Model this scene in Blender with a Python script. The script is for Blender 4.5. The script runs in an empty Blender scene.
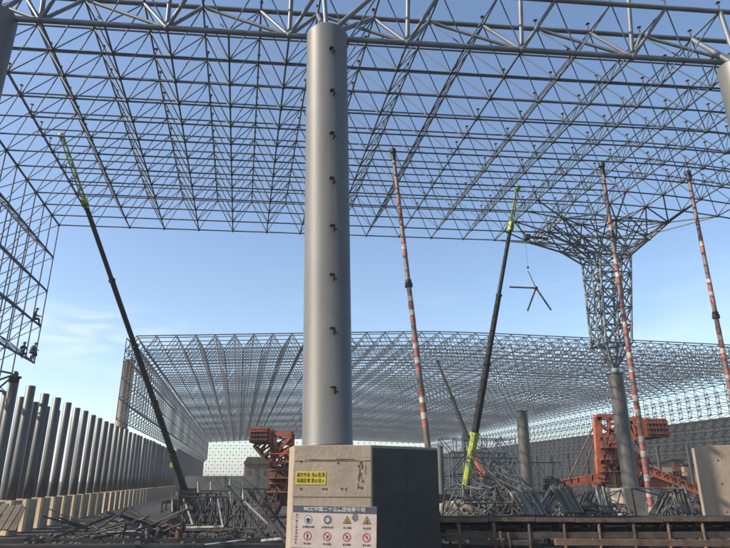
import bpy, math, random
from mathutils import Vector, Matrix
random.seed(11)
R = math.radians
scene = bpy.context.scene
COL = scene.collection
EYE = 2.0
PITCH = R(18.95)
F = 600.0
EYEV = Vector((0, 0, EYE))

# ---------------------------------------------------------------- pixel helpers
def ray(px, py):
    a = px - 365.0; b = 274.0 - py
    return Vector((a, F * math.cos(PITCH) - b * math.sin(PITCH), F * math.sin(PITCH) + b * math.cos(PITCH)))
def P(px, py, Y):
    r = ray(px, py); return EYEV + r * (Y / r.y)
def Pz(px, py, z):
    r = ray(px, py); return EYEV + r * ((z - EYE) / r.z)

U = Vector((0.996, 0.089, 0)).normalized()      # across the hall
V = Vector((-0.196, 0.981, 0)).normalized()     # along the hall
Z = Vector((0, 0, 1))

# ---------------------------------------------------------------- materials
ALB = 0.63
def mat(name, col, rough=0.6, metal=0.0, var=0.25, scale=3.0, bump=0.0, col2=None, stretch=None, detail=6.0, fine=0.0):
    col = tuple(c * ALB for c in col)
    if col2: col2 = tuple(c * ALB for c in col2)
    m = bpy.data.materials.new(name); m.use_nodes = True
    nt = m.node_tree; b = nt.nodes['Principled BSDF']
    b.inputs['Roughness'].default_value = rough; b.inputs['Metallic'].default_value = metal
    tc = nt.nodes.new('ShaderNodeTexCoord'); mp = nt.nodes.new('ShaderNodeMapping')
    nt.links.new(tc.outputs['Object'], mp.inputs['Vector'])
    if stretch: mp.inputs['Scale'].default_value = stretch
    n = nt.nodes.new('ShaderNodeTexNoise'); n.inputs['Scale'].default_value = scale
    n.inputs['Detail'].default_value = detail; n.inputs['Roughness'].default_value = 0.62
    nt.links.new(mp.outputs['Vector'], n.inputs['Vector'])
    cr = nt.nodes.new('ShaderNodeValToRGB')
    c2 = col2 if col2 else tuple(max(0, c * (1 - var)) for c in col)
    c1 = col if col2 else tuple(min(1, c * (1 + var)) for c in col)
    cr.color_ramp.elements[0].position = 0.33; cr.color_ramp.elements[1].position = 0.67
    cr.color_ramp.elements[0].color = (*c2, 1); cr.color_ramp.elements[1].color = (*c1, 1)
    nt.links.new(n.outputs['Fac'], cr.inputs['Fac'])
    nt.links.new(cr.outputs['Color'], b.inputs['Base Color'])
    if bump:
        n2 = nt.nodes.new('ShaderNodeTexNoise'); n2.inputs['Scale'].default_value = scale * 8
        n2.inputs['Detail'].default_value = 8
        nt.links.new(tc.outputs['Object'], n2.inputs['Vector'])
        bp = nt.nodes.new('ShaderNodeBump'); bp.inputs['Strength'].default_value = bump; bp.inputs['Distance'].default_value = 0.03
        nt.links.new(n2.outputs['Fac'], bp.inputs['Height']); nt.links.new(bp.outputs['Normal'], b.inputs['Normal'])
    return m

M = {}
M['tube'] = mat('painted_tube', (0.10, 0.142, 0.20), 0.6, 0.0, 0.3, 0.8)
M['tube_tree'] = mat('column_tube', (0.20, 0.235, 0.25), 0.6, 0.0, 0.3, 0.8)
M['tube_heavy'] = mat('edge_tube', (0.155, 0.185, 0.215), 0.5, 0.0, 0.3, 1.2, bump=0.05)
M['tube_far'] = mat('far_tube', (0.12, 0.145, 0.17), 0.6, 0.0, 0.35, 0.12)
M['tube_green'] = mat('primed_tube', (0.115, 0.13, 0.118), 0.7, 0.0, 0.4, 0.9)
M['tube_dark'] = mat('dark_tube', (0.042, 0.044, 0.045), 0.7, 0.0, 0.4, 1.0)
M['tube_pale'] = mat('galvanised_tube', (0.26, 0.25, 0.23), 0.6, 0.0, 0.25, 1.5)
M['post'] = mat('post_steel', (0.105, 0.105, 0.104), 0.45, 0.0, 0.4, 0.9, stretch=(1, 1, 0.3))
def vary(m, lo, hi):
    nt = m.node_tree; b = nt.nodes['Principled BSDF']; src = b.inputs['Base Color'].links[0].from_socket
    oi = nt.nodes.new('ShaderNodeObjectInfo'); mr = nt.nodes.new('ShaderNodeMapRange'); mr.inputs['To Min'].default_value = lo; mr.inputs['To Max'].default_value = hi
    nt.links.new(oi.outputs['Random'], mr.inputs['Value']); vm = nt.nodes.new('ShaderNodeVectorMath'); vm.operation = 'SCALE'
    nt.links.new(src, vm.inputs[0]); nt.links.new(mr.outputs[0], vm.inputs['Scale']); nt.links.new(vm.outputs[0], b.inputs['Base Color'])

M['dark_metal'] = mat('dark_metal', (0.03, 0.033, 0.037), 0.55, 0.3, 0.4, 2)
M['black'] = mat('black_paint', (0.012, 0.012, 0.013), 0.6, 0, 0.3, 4)
M['boom'] = mat('boom_paint', (0.012, 0.015, 0.016), 0.85, 0.0, 0.3, 0.6)
M['lime'] = mat('lime_paint', (0.38, 0.48, 0.07), 0.45, 0, 0.2, 1.5)
M['cream'] = mat('cream_paint', (0.62, 0.54, 0.38), 0.5, 0, 0.3, 2)
M['red'] = mat('red_band', (0.34, 0.10, 0.08), 0.65, 0, 0.45, 4)
M['white'] = mat('white_band', (0.50, 0.40, 0.36), 0.65, 0, 0.4, 4)
M['brown'] = mat('rusty_pipe', (0.19, 0.135, 0.12), 0.6, 0.1, 0.4, 2.5)
M['orange'] = mat('orange_paint', (0.41, 0.105, 0.05), 0.7, 0, 0.5, 1.1, bump=0.2)
M['rust'] = mat('rust_brown', (0.15, 0.062, 0.038), 0.75, 0, 0.5, 1.4)
M['maroon'] = mat('maroon_box', (0.13, 0.035, 0.025), 0.7, 0, 0.4, 1.1)
M['coal_wall'] = mat('dark_cladding', (0.035, 0.042, 0.05), 0.75, 0, 0.35, 0.15, stretch=(1, 1, 0.3))
M['tan'] = mat('tan_concrete', (0.42, 0.33, 0.24), 0.85, 0, 0.2, 0.4)
M['footing'] = mat('footing_concrete', (0.46, 0.36, 0.25), 0.9, 0, 0.3, 1.1, bump=0.4)
M['greywall'] = mat('grey_concrete', (0.13, 0.135, 0.12), 0.9, 0, 0.3, 0.5)
M['brick'] = mat('brick_wall', (0.22, 0.12, 0.085), 0.9, 0, 0.3, 0.8)
M['roofing'] = mat('dark_roofing', (0.06, 0.05, 0.045), 0.8, 0, 0.3, 0.8)
M['pink'] = mat('cabin_panel', (0.42, 0.30, 0.24), 0.8, 0, 0.25, 0.6)
M['glass'] = mat('window_glass', (0.03, 0.035, 0.04), 0.15, 0, 0.1, 1)
M['tyre'] = mat('tyre_rubber', (0.015, 0.015, 0.015), 0.9, 0, 0.2, 3)
M['belt'] = mat('conveyor_rubber', (0.018, 0.017, 0.016), 0.8, 0, 0.5, 2.0, bump=0.3)
M['conv_rust'] = mat('conveyor_rust', (0.17, 0.10, 0.065), 0.8, 0, 0.55, 2.2, bump=0.3)
M['conv_steel'] = mat('conveyor_steel', (0.085, 0.065, 0.052), 0.7, 0.1, 0.5, 2.4, bump=0.2)
M['conv_lip'] = mat('conveyor_skirt', (0.13, 0.092, 0.065), 0.85, 0, 0.5, 3.0, bump=0.4)
M['rubble'] = mat('rubble_stone', (0.085, 0.072, 0.06), 0.9, 0, 0.6, 1.5)
M['timber'] = mat('weathered_timber', (0.12, 0.10, 0.08), 0.85, 0, 0.4, 1.5)
M['sign_yellow'] = mat('sign_yellow', (0.72, 0.55, 0.035), 0.5, 0, 0.12, 6)
M['sign_white'] = mat('sign_white', (0.62, 0.52, 0.47), 0.6, 0, 0.14, 3.5)
M['sign_head'] = mat('sign_header', (0.075, 0.085, 0.115), 0.55, 0, 0.2, 4)
M['sign_text'] = mat('sign_ink', (0.03, 0.028, 0.03), 0.6, 0, 0.1, 6)
M['sign_pale'] = mat('sign_pale_ink', (0.62, 0.60, 0.60), 0.6, 0, 0.1, 6)
M['sign_red'] = mat('sign_red_ink', (0.42, 0.045, 0.05), 0.6, 0, 0.15, 6)
M['sign_blue'] = mat('sign_blue_ink', (0.10, 0.12, 0.15), 0.6, 0, 0.15, 6)
M['sign_amber'] = mat('sign_amber', (0.45, 0.27, 0.03), 0.6, 0, 0.15, 6)
M['patch'] = mat('grey_patch', (0.19, 0.17, 0.16), 0.8, 0, 0.35, 18)
M['skin'] = mat('skin', (0.35, 0.2, 0.14), 0.6, 0, 0.1, 8)
M['cloth'] = mat('work_clothes', (0.035, 0.045, 0.07), 0.9, 0, 0.3, 8)
M['cloth_b'] = mat('work_trousers', (0.05, 0.05, 0.055), 0.9, 0, 0.3, 8)
M['helmet'] = mat('helmet_plastic', (0.22, 0.07, 0.04), 0.4, 0, 0.1, 8)

# column paint: pale grey with faint streaks, plate seams as thin darker rings
def column_paint():
    m = mat('column_paint', (0.142, 0.144, 0.137), 0.44, 0.0, 0.16, 1.4, bump=0.03, stretch=(1, 1, 0.25))
    nt = m.node_tree; b = nt.nodes['Principled BSDF']
    src = b.inputs['Base Color'].links[0].from_socket
    tc = nt.nodes.new('ShaderNodeTexCoord'); sx = nt.nodes.new('ShaderNodeSeparateXYZ')
    nt.links.new(tc.outputs['Object'], sx.inputs[0])
    md = nt.nodes.new('ShaderNodeMath'); md.operation = 'MODULO'; md.inputs[1].default_value = 1.93
    nt.links.new(sx.outputs['Z'], md.inputs[0])
    lt = nt.nodes.new('ShaderNodeMath'); lt.operation = 'LESS_THAN'; lt.inputs[1].default_value = 0.022
    nt.links.new(md.outputs[0], lt.inputs[0])
    n = nt.nodes.new('ShaderNodeTexNoise'); n.inputs['Scale'].default_value = 5; n.inputs['Detail'].default_value = 9
    mp = nt.nodes.new('ShaderNodeMapping'); mp.inputs['Scale'].default_value = (2.6, 2.6, 0.12)
    nt.links.new(tc.outputs['Object'], mp.inputs[0]); nt.links.new(mp.outputs[0], n.inputs['Vector'])
    cr = nt.nodes.new('ShaderNodeValToRGB'); cr.color_ramp.elements[0].position = 0.52; cr.color_ramp.elements[1].position = 0.72
    cr.color_ramp.elements[0].color = (0, 0, 0, 1); cr.color_ramp.elements[1].color = (0.35, 0.35, 0.35, 1)
    nt.links.new(n.outputs['Fac'], cr.inputs['Fac'])
    mx0 = nt.nodes.new('ShaderNodeMix'); mx0.data_type = 'RGBA'
    nt.links.new(cr.outputs['Color'], mx0.inputs['Factor']); nt.links.new(src, mx0.inputs['A']); mx0.inputs['B'].default_value = (0.13, 0.12, 0.105, 1)
    mul = nt.nodes.new('ShaderNodeMath'); mul.operation = 'MULTIPLY'; mul.inputs[1].default_value = 0.6
    nt.links.new(lt.outputs[0], mul.inputs[0])
    mx = nt.nodes.new('ShaderNodeMix'); mx.data_type = 'RGBA'
    nt.links.new(mul.outputs[0], mx.inputs['Factor']); nt.links.new(mx0.outputs['Result'], mx.inputs['A']); mx.inputs['B'].default_value = (0.09, 0.085, 0.08, 1)
    nt.links.new(mx.outputs['Result'], b.inputs['Base Color'])
    return m
M['column'] = column_paint()
def add_layer(m, scale, stretch, p0, p1, col, amt, rough=None):
    nt = m.node_tree; b = nt.nodes['Principled BSDF']; src = b.inputs['Base Color'].links[0].from_socket
    tc = nt.nodes.new('ShaderNodeTexCoord'); mp = nt.nodes.new('ShaderNodeMapping'); mp.inputs['Scale'].default_value = stretch
    n = nt.nodes.new('ShaderNodeTexNoise'); n.inputs['Scale'].default_value = scale; n.inputs['Detail'].default_value = 10; n.inputs['Roughness'].default_value = 0.68
    nt.links.new(tc.outputs['Object'], mp.inputs[0]); nt.links.new(mp.outputs[0], n.inputs['Vector'])
    cr = nt.nodes.new('ShaderNodeValToRGB'); cr.color_ramp.elements[0].position = p0; cr.color_ramp.elements[1].position = p1
    cr.color_ramp.elements[0].color = (0, 0, 0, 1); cr.color_ramp.elements[1].color = (amt, amt, amt, 1)
    nt.links.new(n.outputs['Fac'], cr.inputs['Fac'])
    mx = nt.nodes.new('ShaderNodeMix'); mx.data_type = 'RGBA'
    nt.links.new(cr.outputs['Color'], mx.inputs['Factor']); nt.links.new(src, mx.inputs['A']); mx.inputs['B'].default_value = (*col, 1)
    nt.links.new(mx.outputs['Result'], b.inputs['Base Color'])
add_layer(M['column'], 2.0, (3, 3, .3), .58, .72, (.085, .055, .035), .55)
add_layer(M['column'], 1.1, (1, 1, 1.6), .54, .70, (.13, .127, .118), .3)
add_layer(M['orange'], 1.6, (1, 1, .6), .54, .68, (.07, .04, .03), .7)
add_layer(M['post'], 1.5, (3, 3, .35), .56, .70, (.06, .045, .035), .6)
vary(M['post'], .7, 1.25)
add_layer(M['lime'], 2.5, (1, 1, 1), .56, .7, (.09, .09, .05), .6)

# cast concrete with rust-brown drip stains of their own shape
def pier_concrete():
    m = mat('pier_concrete', (0.385, 0.315, 0.24), 0.88, 0, 0.16, 1.6, bump=0.35)
    nt = m.node_tree; b = nt.nodes['Principled BSDF']
    src = b.inputs['Base Color'].links[0].from_socket
    tc = nt.nodes.new('ShaderNodeTexCoord')
    def layer(src, scale, stretch, p0, p1, col, amt):
        mp = nt.nodes.new('ShaderNodeMapping'); mp.inputs['Scale'].default_value = stretch
        n = nt.nodes.new('ShaderNodeTexNoise'); n.inputs['Scale'].default_value = scale; n.inputs['Detail'].default_value = 10; n.inputs['Roughness'].default_value = 0.7
        nt.links.new(tc.outputs['Object'], mp.inputs[0]); nt.links.new(mp.outputs[0], n.inputs['Vector'])
        cr = nt.nodes.new('ShaderNodeValToRGB'); cr.color_ramp.elements[0].position = p0; cr.color_ramp.elements[1].position = p1
        cr.color_ramp.elements[0].color = (0, 0, 0, 1); cr.color_ramp.elements[1].color = (amt, amt, amt, 1)
        nt.links.new(n.outputs['Fac'], cr.inputs['Fac'])
        mx = nt.nodes.new('ShaderNodeMix'); mx.data_type = 'RGBA'
        nt.links.new(cr.outputs['Color'], mx.inputs['Factor']); nt.links.new(src, mx.inputs['A']); mx.inputs['B'].default_value = (*col, 1)
        return mx.outputs['Result']
    s = layer(src, 2.2, (3.2, 3.2, 0.22), 0.50, 0.68, (0.20, 0.13, 0.085), 0.42)
    s = layer(s, 1.3, (1, 1, 1), 0.55, 0.75, (0.22, 0.19, 0.16), 0.5)
    s = layer(s, 30, (1, 1, 1), 0.60, 0.72, (0.16, 0.13, 0.11), 0.5)
    nt.links.new(s, b.inputs['Base Color'])
    return m
M['pier'] = pier_concrete()
M['pier_shade'] = mat('pier_shade_dark', (0.030, 0.032, 0.033), 0.6, 0.1, 0.35, 1.2, bump=0.1)  # near-black colour standing in for shade on the pier's right face
M['form_line'] = mat('form_joint', (0.19, 0.14, 0.095), 0.9, 0, 0.35, 6)
M['stain'] = mat('rust_stain', (0.10, 0.065, 0.045), 0.9, 0, 0.5, 9)

def ground_mat():
    m = mat('coal_ground', (0.046, 0.038, 0.032), 0.95, 0, 0.4, 0.7, bump=0.7, col2=(0.016, 0.015, 0.014), detail=14)
    return m
M['ground'] = ground_mat()

# ---------------------------------------------------------------- mesh builder
def perp(d):
    d = d.normalized()
    a = Z if abs(d.z) < 0.95 else Vector((1, 0, 0))
    s = d.cross(a).normalized(); return s, s.cross(d).normalized()

class MB:
    def __init__(self): self.v = []; self.f = []; self.mi = []; self.cur = 0; self.sm = []
    def face(self, idx, smooth=False): self.f.append(idx); self.mi.append(self.cur); self.sm.append(smooth)
    def tube(self, a, b, r, r2=None, n=6, caps=False, smooth=True):
        a = Vector(a); b = Vector(b); r2 = r if r2 is None else r2
        s, t = perp(b - a); o = len(self.v)
        for k in range(n):
            c = math.cos(2 * math.pi * k / n); q = math.sin(2 * math.pi * k / n)
            w = s * c + t * q
            self.v.append(a + w * r); self.v.append(b + w * r2)
        for k in range(n):
            l = (k + 1) % n
            self.face((o + 2 * k, o + 2 * k + 1, o + 2 * l + 1, o + 2 * l), smooth)
        if caps:
            e = len(self.v); self.v += self.v[o:o + 2 * n]
            self.face(tuple(e + 2 * k for k in range(n))); self.face(tuple(e + 2 * (n - 1 - k) + 1 for k in range(n)))
    def path(self, pts, r, n=8, caps=True):
        for a, b in zip(pts, pts[1:]): self.tube(a, b, r, n=n, caps=caps)
    def box(self, c, hx, hy, hz):           # centre and three half vectors
        c = Vector(c); o = len(self.v)
        for i in (-1, 1):
            for j in (-1, 1):
                for k in (-1, 1): self.v.append(c + hx * i + hy * j + hz * k)
        for q in ((0, 1, 3, 2), (4, 6, 7, 5), (0, 4, 5, 1), (2, 3, 7, 6), (0, 2, 6, 4), (1, 5, 7, 3)):
            self.face(tuple(o + x for x in q))
    def abox(self, c, sx, sy, sz): self.box(c, Vector((sx / 2, 0, 0)), Vector((0, sy / 2, 0)), Vector((0, 0, sz / 2)))
    def bar(self, a, b, w, h, up=Z):
        a = Vector(a); b = Vector(b); d = b - a
        s = d.cross(up)
        if s.length < 1e-4: s = d.cross(Vector((0, 1, 0)))
        s.normalize(); t = s.cross(d).normalized()
        self.box((a + b) / 2, d / 2, s * (w / 2), t * (h / 2))
    def prism(self, plan, z0, z1):
        o = len(self.v); n = len(plan)
        for p in plan: self.v.append(Vector((p[0], p[1], z0))); self.v.append(Vector((p[0], p[1], z1)))
        for k in range(n):
            l = (k + 1) % n; self.face((o + 2 * k, o + 2 * l, o + 2 * l + 1, o + 2 * k + 1))
        self.face(tuple(o + 2 * (n - 1 - k) for k in range(n))); self.face(tuple(o + 2 * k + 1 for k in range(n)))
    def ball(self, c, r, n=6, m=4):
        c = Vector(c); o = len(self.v)
        self.v.append(c + Z * r)
        for i in range(1, m):
            th = math.pi * i / m
            for k in range(n):
                ph = 2 * math.pi * k / n
                self.v.append(c + Vector((math.sin(th) * math.cos(ph), math.sin(th) * math.sin(ph), math.cos(th))) * r)
        self.v.append(c - Z * r); e = len(self.v) - 1
        for k in range(n):
            l = (k + 1) % n
            self.face((o, o + 1 + k, o + 1 + l), True)
            for i in range(m - 2):
                p = o + 1 + i * n; self.face((p + k, p + n + k, p + n + l, p + l), True)
            p = o + 1 + (m - 2) * n; self.face((p + k, e, p + l), True)
    def disc(self, c, ax, ro, ri=0, w=0.01, n=20):   # flat ring or disc of thickness w facing ax
        ax = Vector(ax).normalized(); s, t = perp(ax); c = Vector(c); o = len(self.v)
        rr = [ro, ri] if ri else [ro]
        for k in range(n):
            a = 2 * math.pi * k / n; d = s * math.cos(a) + t * math.sin(a)
            for r in rr: self.v.append(c + d * r); self.v.append(c + d * r + ax * w)
        st = 2 * len(rr)
        for k in range(n):
            l = (k + 1) % n; p = o + k * st; q = o + l * st
            self.face((p, q, q + 1, p + 1))
            if ri: self.face((p + 1, q + 1, q + 3, p + 3)); self.face((p + 2, p + 3, q + 3, q + 2)); self.face((p, p + 2, q + 2, q))
        if not ri: self.face(tuple(o + k * 2 + 1 for k in range(n))); self.face(tuple(o + (n - 1 - k) * 2 for k in range(n)))
    def build(self, name, mats, parent=None, local=False):
        me = bpy.data.meshes.new(name)
        if parent is not None:
            org = Vector((0, 0, 0)) if local else Vector(parent['_org'])
        else:
            xs = [p.x for p in self.v]; ys = [p.y for p in self.v]; zs = [p.z for p in self.v]
            org = Vector(((min(xs) + max(xs)) / 2, (min(ys) + max(ys)) / 2, min(zs)))
        me.from_pydata([tuple(p - org) for p in self.v], [], self.f)
        if not isinstance(mats, (list, tuple)): mats = [mats]
        for m_ in mats: me.materials.append(m_)
        me.polygons.foreach_set('material_index', self.mi); me.polygons.foreach_set('use_smooth', self.sm)
        me.validate(); me.update()
        o = bpy.data.objects.new(name, me); COL.objects.link(o)
        if parent is not None: o.parent = parent
        else: o.location = org
        o['_org'] = tuple(org)
        return o
def tag(o, label=None, cat=None, group=None, kind=None):
    if label: o['label'] = label
    if cat: o['category'] = cat
    if group: o['group'] = group
    if kind: o['kind'] = kind
    return o
def empty(name, loc, label, cat, group=None):
    o = bpy.data.objects.new(name, None); COL.objects.link(o); o.location = loc; o['_org'] = tuple(loc)
    o.empty_display_size = 0.2
    return tag(o, label, cat, group)

ONES = 'first second third fourth fifth sixth seventh eighth ninth tenth eleventh twelfth thirteenth fourteenth fifteenth sixteenth seventeenth eighteenth nineteenth'.split()
TENS = {20: ('twentieth', 'twenty'), 30: ('thirtieth', 'thirty'), 40: ('fortieth', 'forty')}
def nth(n):
    if n < 20: return ONES[n - 1]
    t = n // 10 * 10
    return TENS[t][0] if n == t else TENS[t][1] + '-' + ONES[n - t - 1]

def lathe(mb, base, prof, n=48):
    base = Vector(base); o = len(mb.v); k = len(prof)
    for i in range(n):
        a = 2 * math.pi * i / n
        for r, z in prof: mb.v.append(base + Vector((r * math.cos(a), r * math.sin(a), z)))
    for i in range(n):
        j = (i + 1) % n
        for q in range(k - 1): mb.face((o + i * k + q, o + j * k + q, o + j * k + q + 1, o + i * k + q + 1), True)
    mb.face(tuple(o + i * k + k - 1 for i in range(n))); mb.face(tuple(o + (n - 1 - i) * k for i in range(n)))

# ---------------------------------------------------------------- double-layer lattice
GAP = random.Random(3)
def lattice(node, upper, ni, nj, ok, rc, rw, n=5, balls=0.0, uok=None, gap=0.0):
    """node(i,j) lower point, upper(i+.5,j+.5) upper point; returns builders lower, upper, web, ball"""
    lo, up, we, ba = MB(), MB(), MB(), MB()
    uok = uok or (lambda i, j: ok(i, j) and ok(i + 1, j) and ok(i, j + 1) and ok(i + 1, j + 1))
    for i in range(ni + 1):
        for j in range(nj + 1):
            if not ok(i, j): continue
            a = node(i, j)
            if i < ni and ok(i + 1, j): lo.tube(a, node(i + 1, j), rc, n=n)
            if j < nj and ok(i, j + 1): lo.tube(a, node(i, j + 1), rc, n=n)
            if balls: ba.ball(a, balls, 6, 4)
            if uok(i, j):
                c = upper(i, j)
                if uok(i + 1, j): up.tube(c, upper(i + 1, j), rc, n=n)
                if uok(i, j + 1): up.tube(c, upper(i, j + 1), rc, n=n)
                for di in (0, 1):
                    for dj in (0, 1):
                        if ok(i + di, j + dj) and not (gap and GAP.random() < gap): we.tube(node(i + di, j + dj), c, rw, n=n)
                if balls: ba.ball(c, balls, 6, 4)
    return lo, up, we, ba

H = 14.8            # height of the lower layer of the near roof
C0 = Pz(59, 225, H)
CE = Pz(300, 231, H)
BU = (CE - C0).length / 7.0
A0 = Pz(327, 38, H)
# distance along V from far edge line to chord A
nrm = Vector((-U.y, U.x, 0))
LV = (C0 - A0).dot(nrm) / V.dot(nrm)
NJ = 12
BV = LV / NJ
print('bay', BU, BV, 'corner', C0, 'A0', A0)
DEP = 1.45
def drop(i): return 0.03 * max(0, i - 14) ** 2
def rn(i, j): return C0 + U * (BU * i) - V * (BV * j) - Z * drop(i)
def run(i, j): return C0 + U * (BU * (i + 0.5)) - V * (BV * (j + 0.5)) + Z * (DEP - drop(i + 0.5))
NI = 23
def rok(i, j):
    if i < 0 or i > NI or j < 0 or j > NJ: return False
    if i >= 17 and j < 4: return False
    if i in (15, 16) and j < 1: return False
    return True
def ruok(i, j):
    if j == NJ: return 0 <= i < NI
    return all(rok(i + a, j + b) for a in (0, 1) for b in (0, 1))

roof = empty('roof_lattice', (C0.x + 16, C0.y - 7, 0), 'grey steel tube space frame roof overhead above the big column', 'roof frame')
lo, up, we, ba = lattice(rn, run, NI, NJ, rok, 0.034, 0.022, 6, 0.085, ruok)
def join(*mbs):
    a = mbs[0]
    for mb in mbs[1:]:
        o = len(a.v); a.v += mb.v; a.f += [tuple(x + o for x in f) for f in mb.f]; a.mi += mb.mi; a.sm += mb.sm
    return a
lo.build('lower_grid', M['tube'], roof); up.build('upper_grid', M['tube'], roof)
we.build('web_grid', M['tube'], roof)
balls = sorted([rn(i, j) for i in range(NI + 1) for j in range(NJ) if rok(i, j)] + [run(i, j) for i in range(NI) for j in range(NJ + 1) if ruok(i, j)], key=lambda c: (c - EYEV).length)
for k, c in enumerate(balls):
    if k <= 85: nb = MB()
    nb.ball(c, .075, 8, 5)
    if k < 85: nb.build('node_ball', M['tube_dark'], roof)
nb.build('node_ball', M['tube_dark'], roof)['kind'] = 'stuff'
# purlin stubs that stand on the upper nodes
st = MB(); spots = []
for i in range(NI):
    for j in range(NJ + 1):
        if ruok(i, j):
            spots.append(run(i, j))
spots.sort(key=lambda c: (c - EYEV).length)
for k, c in enumerate(spots):
    if k < 90: st = MB()
    st.tube(c, c + Z * 0.34, 0.024, n=5); st.box(c + Z * 0.35, U * 0.055, V * 0.055, Z * 0.012)
    if k < 90: st.build('purlin_stub', M['dark_metal'], roof); st = MB()
so_ = st.build('purlin_stub', M['dark_metal'], roof); so_['kind'] = 'stuff'
# heavy edge truss at the near edge
et = MB()
for i in range(NI):
    et.tube(rn(i, NJ), rn(i + 1, NJ), 0.088, n=10)
    if i < NI - 1: et.tube(run(i, NJ - 1), run(i + 1, NJ - 1), 0.08, n=10)
    if i < NI - 1: et.tube(run(i, NJ), run(i + 1, NJ), 0.08, n=10)
for i in range(0, NI, 2):
    a = rn(i, NJ)
    et.tube(a, run(i, NJ - 1), 0.062, n=8); et.tube(a, run(max(i - 1, 0), NJ - 1), 0.062, n=8)
    et.tube(a, a + Z * 2.3 - V * 0.3, 0.07, n=8)
    et.tube(a, run(i, NJ), 0.06, n=8)
    et.tube(run(i, NJ - 1), rn(min(i + 2, NI), NJ), 0.055, n=8)
    et.ball(a, 0.115, 10, 6); et.ball(run(i, NJ - 1), 0.1, 10, 6)
et.build('edge_truss', M['tube_heavy'], roof)

# side wall grid under the left edge: inner layer at u=0, outer layer shifted left and half a bay
LEV = 1.84
def wdepth(j): return 4 if j < 2 else 5
def wn(i, j): return C0 - V * (BV * i) - Z * (LEV * j)
def wu(i, j): return C0 - V * (BV * (i + 0.5)) - Z * (LEV * (j + 0.5)) - U * 1.15
def wok(i, j): return 0 <= i <= NJ + 1 and 0 <= j <= wdepth(i)
lo, up, we, ba = lattice(wn, wu, NJ + 1, 5, wok, 0.030, 0.022, 6, 0.05)
for j in range(0, 6):
    for i in range(NJ + 1):
        if wok(i, j) and wok(i + 1, j): lo.tube(wn(i, j), wn(i + 1, j), 0.05, n=6)
sw = lo
for mb in (up, we, ba):
    o = len(sw.v); sw.v += mb.v; sw.f += [tuple(x + o for x in f) for f in mb.f]; sw.mi += mb.mi; sw.sm += mb.sm
sw.build('side_wall_grid', M['tube'], roof)

# ---------------------------------------------------------------- big steel columns
def steel_column(px_top, py_top, Y, zbase, r, label, clips=True, name='steel_column', base_px=None):
    top = P(px_top, py_top, Y)
    bx = top.x if base_px is None else P(base_px, 445, Y).x
    root = empty(name, (bx, Y, zbase), label, 'column', 'large round steel columns')
    h = top.z - zbase; sh = MB()
    lathe(sh, (bx, Y, zbase), [(r + 0.01, 0), (r + 0.01, 0.05), (r, 0.055), (r, h - 0.09), (r * 0.97, h - 0.03), (r * 0.9, h)], 64)
    sh.build('shaft', M['column'], root)
    if clips:
        for py in (50, 92, 135, 180, 228, 276, 331, 388):
            z = P(331, py, Y - r).z
            if z > top.z - 0.2 or z < zbase + 0.4: continue
            ang = R(-90 + 17 + random.uniform(-1, 1)); d = Vector((math.cos(ang), math.sin(ang), 0)); t = Vector((-d.y, d.x, 0))
            c = Vector((bx, Y, z + random.uniform(-.03, .03))) + d * r
            b = MB(); b.box(c + d * 0.055 + Z * 0.04 - t * .03, d * 0.055, t * 0.06, Z * 0.014)
            b.box(c + d * 0.05 - Z * 0.03 + t * .02, d * 0.05, t * 0.022, Z * 0.075); b.box(c + d * .09 - Z * .07 + t * .04, d * .012, t * .05, Z * .018)
            b.build('ladder_bracket', M['black'], root)
    root.rotation_euler = (0, math.atan2(top.x - bx, h), 0)
    return root, top
# plan of the central pier
def plan_pt(px, Y): 
    p = P(px, 500, Y); return (p.x, p.y)
CY = 14.35
PT = P(330, 445, 13.45).z
colroot, ctop = steel_column(327, 35, CY, PT, 0.585, 'tall pale grey round steel column with a row of black brackets, standing on the pier', base_px=327.5)
bA = plan_pt(287.5, 14.6); bB = plan_pt(292, 13.62); bC = plan_pt(371.5, 13.42); bD = plan_pt(439, 14.62); bE = (bD[0] + 0.1, 15.9); bF = (bA[0] - 0.02, 15.75)
pier = empty('concrete_pier', ((bB[0] + bD[0]) / 2, 14.5, 0), 'large tan concrete pier with a sunlit front and a dark side, under the central column', 'pier', 'concrete piers')
pm = MB(); pm.prism([bA, bB, bC, bD, bE, bF], -0.05, PT)
po = pm.build('body', M['pier'], pier)
bv = po.modifiers.new('bevel', 'BEVEL'); bv.width = 0.018; bv.segments = 2; bv.limit_method = 'ANGLE'
FB = Vector((bB[0], bB[1], 0)); FC = Vector((bC[0], bC[1], 0)); FX = (FC - FB).normalized(); FN = Vector((FX.y, -FX.x, 0))
FW = (FC - FB).length
def on_front(s, z, out=0.0): return FB + FX * s + FN * out + Z * z
for py, w in ((461, 0.016), (497, 0.02)):
    z = P(330, py, 13.5).z; m_ = MB(); m_.box(on_front(FW / 2, z, 0.001), FX * (FW / 2 - 0.02), FN * 0.004, Z * (w / 2)); m_.build('form_joint', M['form_line'], pier)
SX = Vector((bD[0] - bC[0], bD[1] - bC[1], 0)); SW = SX.length; SX.normalize(); SN = Vector((SX.y, -SX.x, 0))
mb = MB(); mb.box(FC + SX * (SW / 2) + SN * 0.012 + Z * ((PT - .06) / 2 + .0), SX * (SW / 2 - .012), SN * 0.010, Z * ((PT - .06) / 2)); mb.build('shade_sheet', M['pier_shade'], pier)  # thin dark sheet that paints the shade onto the pier's right face
FC = FC + SN * .022
for py in (459, 496):
    z = P(330, py, 13.5).z; m_ = MB(); m_.box(FC + SX * (SW / 2) + SN * 0.001 + Z * z, SX * (SW / 2 - 0.02), SN * 0.003, Z * 0.007); m_.build('side_joint', M['black'], pier)
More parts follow.
